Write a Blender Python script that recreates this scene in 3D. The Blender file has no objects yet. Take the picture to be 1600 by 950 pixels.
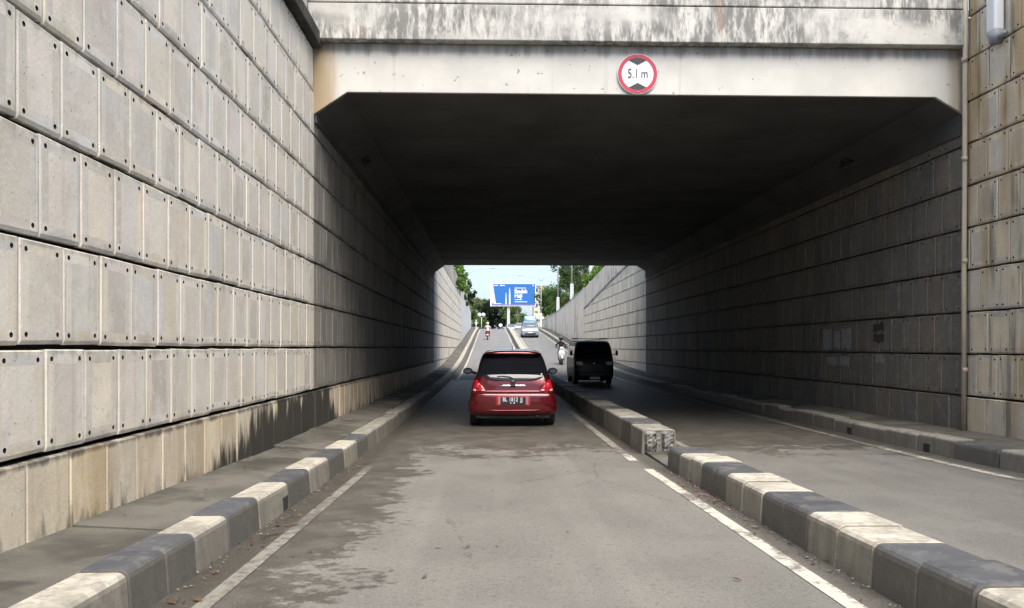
import bpy, bmesh, math, random
import numpy as np
from mathutils import Vector, Matrix
R = math.radians
random.seed(7); rng = np.random.default_rng(7)
scene = bpy.context.scene
col = scene.collection
EYE = 1.5                       # eye height in world units (bottom of the underpass road is about 0)

# ------------------------------------------------------------------ camera
cd = bpy.data.cameras.new('camera'); cam = bpy.data.objects.new('camera', cd); col.objects.link(cam)
cam.location = (0, 0, EYE)
cam.rotation_euler = (R(90), 0, -math.atan(32 / 1200))
cd.sensor_width = 36; cd.lens = 27.0
cd.shift_y = 68 / 1600
cd.clip_start = 0.05; cd.clip_end = 4000
scene.camera = cam

# ------------------------------------------------------------------ sky, sun, exposure
SUN_ELEV, SUN_AZ = 57, 162      # azimuth measured clockwise from +Y (forward): behind right
w = bpy.data.worlds.new('World'); scene.world = w; w.use_nodes = True
wn = w.node_tree; bg = wn.nodes['Background']
sky = wn.nodes.new('ShaderNodeTexSky'); sky.sky_type = 'NISHITA'; sky.sun_disc = False
sky.sun_elevation = R(SUN_ELEV); sky.sun_rotation = R(SUN_AZ)
sky.air_density = 1.0; sky.dust_density = 3.0; sky.ozone_density = 1.5; sky.altitude = 0
# thin even cloud veil: broken white over the blue, the same all round
tc = wn.nodes.new('ShaderNodeTexCoord'); cn = wn.nodes.new('ShaderNodeTexNoise')
cn.inputs['Scale'].default_value = 3.2; cn.inputs['Detail'].default_value = 6; cn.inputs['Roughness'].default_value = .55
mp = wn.nodes.new('ShaderNodeMapping'); mp.inputs['Scale'].default_value = (1, 1, 3)
wn.links.new(tc.outputs['Generated'], mp.inputs['Vector']); wn.links.new(mp.outputs['Vector'], cn.inputs['Vector'])
cr = wn.nodes.new('ShaderNodeValToRGB')
cr.color_ramp.elements[0].position = .34; cr.color_ramp.elements[0].color = (.05, .05, .05, 1)
cr.color_ramp.elements[1].position = .66; cr.color_ramp.elements[1].color = (.75, .75, .75, 1)
wn.links.new(cn.outputs['Fac'], cr.inputs['Fac'])
mx = wn.nodes.new('ShaderNodeMix'); mx.data_type = 'RGBA'
wn.links.new(cr.outputs['Color'], mx.inputs['Factor'])
wn.links.new(sky.outputs['Color'], mx.inputs['A']); mx.inputs['B'].default_value = (2.75, 3.3, 4.2, 1)
wn.links.new(mx.outputs['Result'], bg.inputs['Color'])
bg.inputs['Strength'].default_value = 0.105
sd = bpy.data.lights.new('sun', 'SUN'); sun = bpy.data.objects.new('sun', sd); col.objects.link(sun)
sd.energy = 2.2; sd.angle = R(48); sd.color = (1, .94, .84)
_d = Vector((math.sin(R(SUN_AZ)) * math.cos(R(SUN_ELEV)), math.cos(R(SUN_AZ)) * math.cos(R(SUN_ELEV)), math.sin(R(SUN_ELEV))))
sun.rotation_euler = _d.to_track_quat('Z', 'Y').to_euler(); sun.location = (0, 0, 60)
vs = scene.view_settings
vs.view_transform = 'Standard'; vs.look = 'None'; vs.gamma = 1; vs.use_curve_mapping = False
vs.exposure = 1.5
scene.render.engine = 'CYCLES'
scene.cycles.use_denoising = True
scene.cycles.max_bounces = 6; scene.cycles.diffuse_bounces = 1; scene.cycles.glossy_bounces = 2; scene.cycles.transparent_max_bounces = 4
scene.cycles.use_adaptive_sampling = True; scene.cycles.adaptive_threshold = .03

# ------------------------------------------------------------------ node helpers
class M:
    def __init__(s, name, rough=.8, spec=.3):
        s.m = bpy.data.materials.new(name); s.m.use_nodes = True
        s.nt = s.m.node_tree; s.b = s.nt.nodes['Principled BSDF']
        s.b.inputs['Roughness'].default_value = rough
        s.b.inputs['Specular IOR Level'].default_value = spec
        s.geo = None
    def node(s, t, **kw):
        n = s.nt.nodes.new(t)
        for k, v in kw.items(): setattr(n, k, v)
        return n
    def put(s, sock, v):
        if isinstance(v, bpy.types.NodeSocket): s.nt.links.new(v, sock)
        elif isinstance(v, (tuple, list)) and len(v) == 3 and sock.type == 'RGBA': sock.default_value = (*v, 1)
        else: sock.default_value = v
    def pos(s, sc=(1, 1, 1), off=(0, 0, 0)):
        if s.geo is None: s.geo = s.node('ShaderNodeNewGeometry')
        n = s.node('ShaderNodeMapping'); s.nt.links.new(s.geo.outputs['Position'], n.inputs['Vector'])
        n.inputs['Scale'].default_value = sc; n.inputs['Location'].default_value = off
        return n.outputs['Vector']
    def xyz(s):
        if s.geo is None: s.geo = s.node('ShaderNodeNewGeometry')
        n = s.node('ShaderNodeSeparateXYZ'); s.nt.links.new(s.geo.outputs['Position'], n.inputs[0])
        return n.outputs[0], n.outputs[1], n.outputs[2]
    def noise(s, vec, scale=1, detail=4, rough=.55, dist=0):
        n = s.node('ShaderNodeTexNoise'); s.put(n.inputs['Vector'], vec)
        n.inputs['Scale'].default_value = scale; n.inputs['Detail'].default_value = min(detail, 3.3)
        n.inputs['Roughness'].default_value = rough; n.inputs['Distortion'].default_value = dist
        return n.outputs['Fac']
    def math(s, op, a, b=0, clamp=False):
        n = s.node('ShaderNodeMath', operation=op, use_clamp=clamp); s.put(n.inputs[0], a); s.put(n.inputs[1], b)
        return n.outputs[0]
    def step(s, v, a, b):       # smooth 0..1 from a to b
        n = s.node('ShaderNodeMapRange', interpolation_type='SMOOTHSTEP'); s.put(n.inputs[0], v)
        n.inputs[1].default_value = a; n.inputs[2].default_value = b
        return n.outputs[0]
    def mix(s, f, a, b, mode='MIX'):
        n = s.node('ShaderNodeMix', data_type='RGBA', blend_type=mode)
        s.put(n.inputs['Factor'], f); s.put(n.inputs['A'], a); s.put(n.inputs['B'], b)
        return n.outputs['Result']
    def ramp(s, f, stops):
        n = s.node('ShaderNodeValToRGB'); s.put(n.inputs['Fac'], f); e = n.color_ramp.elements
        while len(e) < len(stops): e.new(.5)
        for i, (p, c) in enumerate(stops): e[i].position = p; e[i].color = (*c, 1)
        return n.outputs['Color']
    def rnd(s):
        o = s.node('ShaderNodeObjectInfo')
        if s.geo is None: s.geo = s.node('ShaderNodeNewGeometry')
        return s.math('FRACT', s.math('ADD', o.outputs['Random'], s.geo.outputs['Random Per Island']))
    def color(s, c): s.put(s.b.inputs['Base Color'], c); return s
    def bump(s, h, strength=.3, dist=.01):
        n = s.node('ShaderNodeBump'); s.put(n.inputs['Height'], h)
        n.inputs['Strength'].default_value = strength; n.inputs['Distance'].default_value = dist
        s.nt.links.new(n.outputs['Normal'], s.b.inputs['Normal']); return s
    def done(s): return s.m

def plain(name, c, rough=.6, metal=0, coat=0, spec=.4, var=.12, vs=3):
    """a plain finish with a little dirt in it"""
    m = M(name, rough, spec)
    n = m.noise(m.pos((1, 1, 1)), vs, 5, .6)
    f = m.math('MULTIPLY', m.math('SUBTRACT', n, .5), var * 2)
    c2 = m.mix(1, c, m.ramp(m.math('ADD', f, .5), [(0, (.55, .55, .55)), (.5, (1, 1, 1)), (1, (1.35, 1.33, 1.3))]), 'MULTIPLY')
    m.color(c2); m.b.inputs['Metallic'].default_value = metal; m.b.inputs['Coat Weight'].default_value = coat
    m.b.inputs['Coat Roughness'].default_value = .08
    return m.done()

def panel_mat(name, z0, stops, orange=0., moss=0., base=False, soot_shade=0., dirt=1.):
    m = M(name, .85, .25)
    x, y, z = m.xyz()
    c = m.ramp(m.rnd(), stops)
    c = m.mix(1, c, m.ramp(m.math('FRACT', m.math('MULTIPLY', m.rnd(), 13.7)), [(0, (.90, .89, .87)), (.5, (1.02, 1.01, .99)), (1, (1.13, 1.12, 1.10))]), 'MULTIPLY')
    n1 = m.noise(m.pos(), 2.2, 5, .6)
    c = m.mix(m.math('MULTIPLY', m.step(n1, .42, .72), .36 * dirt), c, (.44, .42, .375))
    n1b = m.noise(m.pos((1, 1, 1), (3, 1, 7)), 1.1, 3, .5)
    c = m.mix(m.math('MULTIPLY', m.step(n1b, .45, .75), .35), c, (.56, .50, .41))
    # vertical run-off streaks
    st = m.noise(m.pos((9, 9, .55)), 1, 5, .65)
    big = m.noise(m.pos((1, 1, .6), (7, 0, 2)), .7, 2, .5)
    s = m.math('MULTIPLY', m.step(st, .54, .72), m.step(big, .40, .62))
    c = m.mix(m.math('MULTIPLY', s, .45 * dirt), c, (.16, .155, .145))
    # some panels carry a darker weathered field or a run from the top edge; blotchy repairs
    r2 = m.math('FRACT', m.math('MULTIPLY', m.rnd(), 7.31))
    wn_ = m.noise(m.pos((1, 1, .6), (11, 4, 1)), 4.5, 4, .65)
    c = m.mix(m.math('MULTIPLY', m.math('MULTIPLY', m.step(r2, .55, 1.0), m.step(wn_, .42, .62)), .55 * dirt), c, (.36, .35, .32))
    wn2 = m.noise(m.pos((1, 1, 1), (2, 14, 6)), 6.5, 4, .7)
    c = m.mix(m.math('MULTIPLY', m.step(wn2, .52, .66), .45), c, (.76, .72, .63))
    wn3 = m.noise(m.pos((1, 1, .8), (21, 4, 16)), 3.1, 4, .7)
    c = m.mix(m.math('MULTIPLY', m.step(wn3, .52, .70), .6 * dirt), c, (.54, .475, .36))
    # dirt below each course joint
    fr = m.math('FRACT', m.math('DIVIDE', m.math('SUBTRACT', z, z0), .64))
    t = m.math('ADD', m.step(fr, .80, .97), m.math('MULTIPLY', m.math('SUBTRACT', st, .55), 2.4))
    c = m.mix(m.math('MULTIPLY', m.step(t, .55, 1.15), .55 * dirt), c, (.13, .125, .115))
    low = m.math('SUBTRACT', 1, m.step(fr, .03, .16))
    c = m.mix(m.math('MULTIPLY', m.math('MULTIPLY', low, m.step(n1, .4, .6)), .35), c, (.20, .19, .175))
    if soot_shade:     # even sooty film, deepened to paint the underpass shade into the colour
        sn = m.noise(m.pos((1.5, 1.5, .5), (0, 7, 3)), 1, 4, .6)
        c = m.mix(m.math('MULTIPLY', m.math('ADD', .55, m.math('MULTIPLY', sn, .5)), soot_shade), c, (.052, .052, .051))
    if orange:
        o1 = m.noise(m.pos((1.6, 1.6, .22), (1, 5, 0)), 1, 4, .6)
        c = m.mix(m.math('MULTIPLY', m.step(o1, .48, .66), orange), c, (.47, .32, .15))
    if moss:
        o2 = m.noise(m.pos((3.2, 3.2, .4), (9, 2, 0)), 1, 5, .65)
        c = m.mix(m.math('MULTIPLY', m.step(o2, .52, .68), moss), c, (.12, .125, .10))
    if base:    # lowest course: rusty cream above, black damp growth rising from the pavement near the portal
        o3 = m.noise(m.pos((2.6, 2.6, .5), (2, 2, 0)), 1, 4, .6)
        c = m.mix(m.math('MULTIPLY', m.step(o3, .40, .66), .6), c, (.44, .32, .19))
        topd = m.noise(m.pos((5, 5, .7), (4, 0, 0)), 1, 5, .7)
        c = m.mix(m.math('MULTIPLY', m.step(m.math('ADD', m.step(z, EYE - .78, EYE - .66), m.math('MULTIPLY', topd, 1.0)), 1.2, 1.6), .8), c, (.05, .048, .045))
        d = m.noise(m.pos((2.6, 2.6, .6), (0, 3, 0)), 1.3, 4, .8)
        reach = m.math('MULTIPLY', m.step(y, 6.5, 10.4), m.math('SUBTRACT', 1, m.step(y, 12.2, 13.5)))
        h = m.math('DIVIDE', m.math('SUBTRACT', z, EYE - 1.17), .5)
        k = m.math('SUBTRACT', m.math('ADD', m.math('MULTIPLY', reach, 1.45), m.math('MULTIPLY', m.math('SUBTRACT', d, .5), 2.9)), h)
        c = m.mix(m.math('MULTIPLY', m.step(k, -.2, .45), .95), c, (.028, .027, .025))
    pit = m.noise(m.pos(), 38, 3, .6)
    c = m.mix(m.math('MULTIPLY', m.step(pit, .66, .72), .55), c, (.10, .10, .095))
    fine = m.noise(m.pos(), 90, 4, .7)
    c = m.mix(.25, c, m.ramp(fine, [(.3, (.6, .6, .6)), (.7, (1.3, 1.3, 1.3))]), 'MULTIPLY')
    m.color(c); m.bump(m.math('ADD', m.math('MULTIPLY', pit, .5), m.noise(m.pos(), 14, 6, .65)), .25, .012)
    return m.done()

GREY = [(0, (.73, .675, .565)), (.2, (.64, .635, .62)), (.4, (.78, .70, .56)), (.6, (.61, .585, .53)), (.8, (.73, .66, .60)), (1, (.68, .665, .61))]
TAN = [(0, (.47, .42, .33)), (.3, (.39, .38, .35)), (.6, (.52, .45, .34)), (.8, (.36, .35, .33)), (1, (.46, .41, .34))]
CREAM = [(0, (.84, .76, .62)), (.3, (.80, .73, .61)), (.6, (.88, .79, .62)), (1, (.82, .75, .62))]
TAN2 = [(0, (.74, .64, .47)), (.3, (.64, .59, .50)), (.6, (.78, .66, .46)), (.8, (.62, .57, .48)), (1, (.72, .63, .49))]
LZ, RZ = EYE, EYE - .10
mat_panel_l = panel_mat('panel_concrete_cool', LZ, GREY, dirt=.6)
mat_panel_tl = panel_mat('panel_concrete_soot_shade', LZ, GREY, soot_shade=.84)  # sooty film plus painted underpass shade, here and on the right wall
mat_panel_r = panel_mat('panel_concrete_soot_shade_warm', RZ, TAN, orange=.1, moss=.3, soot_shade=.84)
mat_panel_fr = panel_mat('panel_concrete_warm', RZ, CREAM, orange=.2, moss=.05, dirt=.3)
mat_panel_rn = panel_mat('panel_concrete_stained', RZ, TAN2, orange=.85, moss=.7, dirt=.6)
mat_base_l = panel_mat('panel_concrete_base', LZ, TAN2, base=True, dirt=.6)

def concrete(name, c1, c2, dark=.5, darkc=(.06, .06, .055), scale=1., streak=(6, 6, .5), rough=.88, thr=(.5, .68), bs=.3):
    m = M(name, rough, .25)
    n = m.noise(m.pos(), 1.3 * scale, 6, .6)
    c = m.mix(m.step(n, .3, .7), c1, c2)
    st = m.noise(m.pos(streak, (3, 1, 2)), 1, 6, .68)
    bg_ = m.noise(m.pos((.9, .9, .9), (8, 3, 5)), 1, 3, .5)
    c = m.mix(m.math('MULTIPLY', m.math('MULTIPLY', m.step(st, *thr), m.step(bg_, .36, .6)), dark), c, darkc)
    fine = m.noise(m.pos(), 60, 5, .7)
    c = m.mix(.3, c, m.ramp(fine, [(.3, (.55, .55, .55)), (.7, (1.35, 1.35, 1.35))]), 'MULTIPLY')
    m.color(c); m.bump(m.noise(m.pos(), 18, 8, .7), bs, .012)
    return m.done()

mat_core = concrete('wall_core_concrete', (.15, .145, .135), (.10, .098, .09), .6)
mat_mortar = concrete('joint_mortar', (.46, .44, .40), (.38, .36, .33), .4)
mat_mortar_l = concrete('joint_mortar_dark', (.20, .19, .175), (.14, .135, .125), .4)
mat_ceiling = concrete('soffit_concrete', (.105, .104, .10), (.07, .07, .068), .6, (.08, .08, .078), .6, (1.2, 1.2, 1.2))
def fascia():
    m = M('painted_fascia', .8, .3); x, y, z = m.xyz()
    n = m.noise(m.pos(), 1.2, 5, .6)
    c = m.mix(m.step(n, .3, .7), (.58, .56, .52), (.50, .485, .45))
    st = m.noise(m.pos((5, 5, .35), (1, 1, 1)), 1, 5, .65)
    edge = m.math('SUBTRACT', 1, m.step(x, -2.6, -2.0))        # rusty run-off at the left corner
    edge2 = m.step(x, 6.6, 7.15)
    e = m.math('ADD', m.math('MAXIMUM', edge, m.math('MULTIPLY', edge2, .7)), m.math('SUBTRACT', st, .55))
    c = m.mix(m.math('MULTIPLY', m.step(e, .35, .9), .8), c, (.36, .25, .12))
    c = m.mix(m.math('MULTIPLY', m.step(st, .58, .74), .4), c, (.30, .28, .24))
    t = m.math('ADD', m.step(z, EYE + 4.25, EYE + 4.5), m.math('MULTIPLY', m.math('SUBTRACT', st, .5), 1.8))
    c = m.mix(m.math('MULTIPLY', m.step(t, .5, 1.25), .6), c, (.10, .098, .09))
    pit = m.noise(m.pos(), 9, 2, .5); c = m.mix(m.math('MULTIPLY', m.step(pit, .70, .74), .6), c, (.15, .14, .13))
    m.color(c); m.bump(m.noise(m.pos(), 12, 6, .65), .2, .01); return m.done()
mat_fascia = fascia()
def weathered(name='weathered_parapet'):
    m = M(name, .9, .2); x, y, z = m.xyz()
    n = m.noise(m.pos(), 1.6, 6, .65)
    c = m.mix(m.step(n, .3, .7), (.56, .54, .50), (.44, .425, .40))
    st = m.noise(m.pos((3.6, 3.6, .9), (1, 4, 1)), 2.2, 4, .78)
    bl = m.noise(m.pos((.55, .55, 1.2), (5, 2, 0)), 1, 3, .5)
    c = m.mix(m.math('MULTIPLY', m.math('MULTIPLY', m.step(st, .36, .60), m.step(bl, .33, .52)), .78), c, (.10, .10, .095))
    sp = m.noise(m.pos(), 7, 6, .75); c = m.mix(m.math('MULTIPLY', m.step(sp, .55, .7), .5), c, (.17, .165, .155))
    t = m.math('ADD', m.step(m.math('MULTIPLY', z, -1), -EYE - 4.62, -EYE - 4.52), m.math('MULTIPLY', m.math('SUBTRACT', sp, .5), 1.8))
    c = m.mix(m.math('MULTIPLY', m.step(t, .5, .95), .8), c, (.045, .045, .042))
    og = m.noise(m.pos((3, 3, .5), (0, 0, 9)), 1, 4, .6); c = m.mix(m.math('MULTIPLY', m.step(og, .62, .72), .5), c, (.42, .28, .15))
    m.color(c); m.bump(m.noise(m.pos(), 16, 8, .7), .35, .012); return m.done()
mat_weather = weathered()
mat_moss = concrete('mossy_coping', (.075, .075, .068), (.035, .036, .032), .7, (.02, .02, .018), 2)
mat_plaster_w = concrete('white_plaster', (.68, .68, .68), (.58, .58, .57), .25, (.3, .3, .3), .5)
mat_plaster_t = concrete('tan_plaster', (.86, .77, .64), (.78, .69, .56), .75, (.20, .18, .165), .5, (1.6, 1.6, .12), thr=(.52, .62))
mat_parapet_far = concrete('stained_parapet_wall', (.55, .52, .46), (.40, .38, .34), .9, (.07, .07, .065), 1, (3, 3, .5), thr=(.46, .6))
mat_parapet_r = concrete('pale_parapet_wall', (.82, .74, .61), (.68, .61, .50), .8, (.12, .115, .105), 1, (3, 3, .4), thr=(.5, .64))
mat_pave = concrete('pavement_concrete', (.155, .145, .122), (.10, .094, .08), .8, (.055, .05, .042), 1.5, (1.1, 1.1, 1.1), thr=(.48, .55))
def kerb(name, c, worn, wc, chip=.4):
    m = M(name, .8, .3); x, y, z = m.xyz()
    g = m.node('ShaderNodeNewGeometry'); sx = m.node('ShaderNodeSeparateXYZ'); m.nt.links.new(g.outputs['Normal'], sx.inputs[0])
    n = m.noise(m.pos(), 2.4, 6, .65)
    cc = m.mix(m.step(n, .35, .7), c, tuple(v * .72 for v in c))
    s2 = m.noise(m.pos((7, 7, 1.1), (2, 2, 2)), 1, 6, .7)
    cc = m.mix(m.math('MULTIPLY', m.step(s2, .42, .64), worn), cc, wc)
    ch = m.noise(m.pos((1, 1, 1), (5, 5, 5)), 4.2, 4, .75)
    cc = m.mix(m.math('MULTIPLY', m.step(ch, .54, .585), chip), cc, (.23, .215, .185))
    d = m.noise(m.pos(), 11, 6, .75); cc = m.mix(m.math('MULTIPLY', m.step(d, .56, .68), .45), cc, tuple(v * .5 for v in wc))
    rn = m.rnd(); cc = m.mix(.5, cc, m.ramp(rn, [(0, (.82, .82, .82)), (1, (1.15, 1.14, 1.12))]), 'MULTIPLY')
    side = m.math('SUBTRACT', 1, m.step(sx.outputs[2], .2, .8))          # upright faces darkened: their shade painted into the colour
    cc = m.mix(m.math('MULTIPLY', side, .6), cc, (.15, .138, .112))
    m.color(cc); m.bump(m.noise(m.pos(), 22, 8, .7), .35, .01); return m.done()
mat_kcream = kerb('kerb_cream_paint', (.52, .485, .41), .75, (.29, .265, .22))
mat_kdark = kerb('kerb_dark_paint', (.080, .083, .092), .35, (.13, .128, .122), .25)
mat_kgrime = kerb('kerb_grimy_concrete', (.33, .31, .27), .6, (.15, .14, .125))
mat_broken = concrete('broken_concrete_end', (.26, .25, .235), (.11, .106, .10), .8, (.04, .04, .038), 6, (12, 12, 2.5), thr=(.45, .58), bs=.9)

def wet_shade_mask(m, x, y):
    """damp film along the left gutter; damp with painted underpass shade beyond the portal"""
    d = m.noise(m.pos((.95, 1.3, 1)), 1.15, 3, .6); d2 = m.noise(m.pos((.8, 1.1, 1), (5, 1, 0)), 9, 4, .78)
    dd = m.math('ADD', m.math('MULTIPLY', m.math('SUBTRACT', d, .5), 1.6), m.math('MULTIPLY', m.math('SUBTRACT', d2, .5), 1.5))
    left = m.math('MULTIPLY', m.math('SUBTRACT', -.98, x), .95)
    left = m.math('SUBTRACT', m.math('ADD', left, m.math('MULTIPLY', m.step(y, 2.5, 6), .1)), m.math('MULTIPLY', m.step(y, 12, 15), 2))
    portal = m.math('MINIMUM', m.math('MULTIPLY', m.math('SUBTRACT', y, 10.7), .30), .5)
    portal = m.math('SUBTRACT', portal, m.math('MULTIPLY', m.step(y, 33, 37), 3))
    return m.step(m.math('ADD', m.math('MAXIMUM', left, portal), dd), .0, .17)
def road_mat():
    m = M('asphalt', .82, .3); x, y, z = m.xyz()
    n = m.noise(m.pos(), .9, 6, .6)
    c = m.mix(m.step(n, .3, .7), (.176, .168, .152), (.142, .136, .125))
    # bluer, fresher asphalt up the far ramp
    c = m.mix(m.math('MULTIPLY', m.step(y, 36, 50), .7), c, (.19, .195, .205))
    pt = m.noise(m.pos((1, .7, 1), (6, 9, 0)), 2.6, 4, .65)
    c = m.mix(m.math('MULTIPLY', m.step(pt, .5, .68), .4), c, (.135, .128, .115))
    vo = m.node('ShaderNodeTexVoronoi', feature='DISTANCE_TO_EDGE'); m.put(vo.inputs['Vector'], m.pos((.5, .33, 1), (3.2, .4, 0))); vo.inputs['Scale'].default_value = 1.0
    crk = m.math('ADD', vo.outputs['Distance'], m.math('MULTIPLY', m.math('SUBTRACT', m.noise(m.pos(), 7, 4, .7), .5), .07))
    on = m.step(m.noise(m.pos((1, 1, 1), (0, 8, 3)), .55, 2, .5), .5, .6)
    c = m.mix(m.math('MULTIPLY', m.math('MULTIPLY', m.math('SUBTRACT', 1, m.step(m.math('ABSOLUTE', crk), .0, .006)), on), .55), c, (.05, .047, .042))
    lane = m.noise(m.pos((1.6, .12, 1), (2, 0, 0)), 1, 3, .5)
    c = m.mix(m.math('MULTIPLY', m.step(lane, .45, .65), .35), c, (.235, .222, .20))
    # damp along the left gutter, shade painted in under the bridge, dirt in both gutters
    wet_shade = wet_shade_mask(m, x, y)
    wv = m.noise(m.pos((1, 1, 1), (1, 6, 2)), 3.3, 3, .6)
    c = m.mix(m.math('MULTIPLY', wet_shade, m.math('ADD', .55, m.math('MULTIPLY', m.step(wv, .3, .65), .35))), c, (.062, .055, .045))
    gut = m.math('MAXIMUM', m.step(m.math('MULTIPLY', x, -1), 1.46, 1.64), m.math('MULTIPLY', m.step(x, 1.85, 2.02), m.math('SUBTRACT', 1, m.step(x, 2.65, 2.8))))
    gut = m.math('MAXIMUM', gut, m.step(x, 5.85, 6.05))
    gn = m.noise(m.pos(), 5, 6, .7)
    c = m.mix(m.math('MULTIPLY', gut, m.math('ADD', .45, m.math('MULTIPLY', gn, .6))), c, (.06, .053, .044))
    sp = m.noise(m.pos(), 22, 5, .75)
    c = m.mix(m.math('MULTIPLY', m.step(sp, .55, .68), .55), c, (.085, .078, .068))
    lt = m.noise(m.pos((1, 1, 1), (4, 4, 4)), 40, 4, .7)
    c = m.mix(m.math('MULTIPLY', m.step(lt, .58, .7), .3), c, (.33, .31, .27))
    ag = m.noise(m.pos((1, 1, 1), (9, 9, 9)), 70, 2, .8)
    c = m.mix(.5, c, m.ramp(ag, [(.32, (.62, .62, .62)), (.5, (1, 1, 1)), (.68, (1.36, 1.35, 1.32))]), 'MULTIPLY')
    fine = m.noise(m.pos(), 150, 3, .7)
    c = m.mix(.45, c, m.ramp(fine, [(.3, (.55, .55, .55)), (.7, (1.4, 1.4, 1.4))]), 'MULTIPLY')
    m.color(c)
    m.put(m.b.inputs['Roughness'], m.math('SUBTRACT', .86, m.math('MULTIPLY', wet_shade, .28)))
    m.bump(m.noise(m.pos(), 120, 4, .7), .35, .006); return m.done()
mat_road = road_mat()
def paint_mat(name, c, w0=.46, w1=.66):
    m = M(name, .75, .3)
    n = m.noise(m.pos(), 9, 7, .75); n2 = m.noise(m.pos((1, .6, 1), (3, 3, 0)), 1.3, 4, .6)
    k = m.math('ADD', n, m.math('MULTIPLY', m.math('SUBTRACT', n2, .5), .8))
    cc = m.mix(m.step(k, w0, w1), c, (.17, .158, .14))
    x, y, z = m.xyz()
    cc = m.mix(m.math('MULTIPLY', wet_shade_mask(m, x, m.math('ADD', y, .6)), .62), cc, (.09, .082, .07))
    m.color(cc); m.bump(m.noise(m.pos(), 120, 4, .7), .3, .004); return m.done()
mat_line = paint_mat('road_paint', (.50, .47, .40))
mat_line_worn = paint_mat('worn_road_paint', (.46, .43, .37), .34, .56)
mat_ground = concrete('ground_soil', (.16, .15, .09), (.09, .11, .05), .5, (.05, .06, .03), .4, (1, 1, 1))

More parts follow.
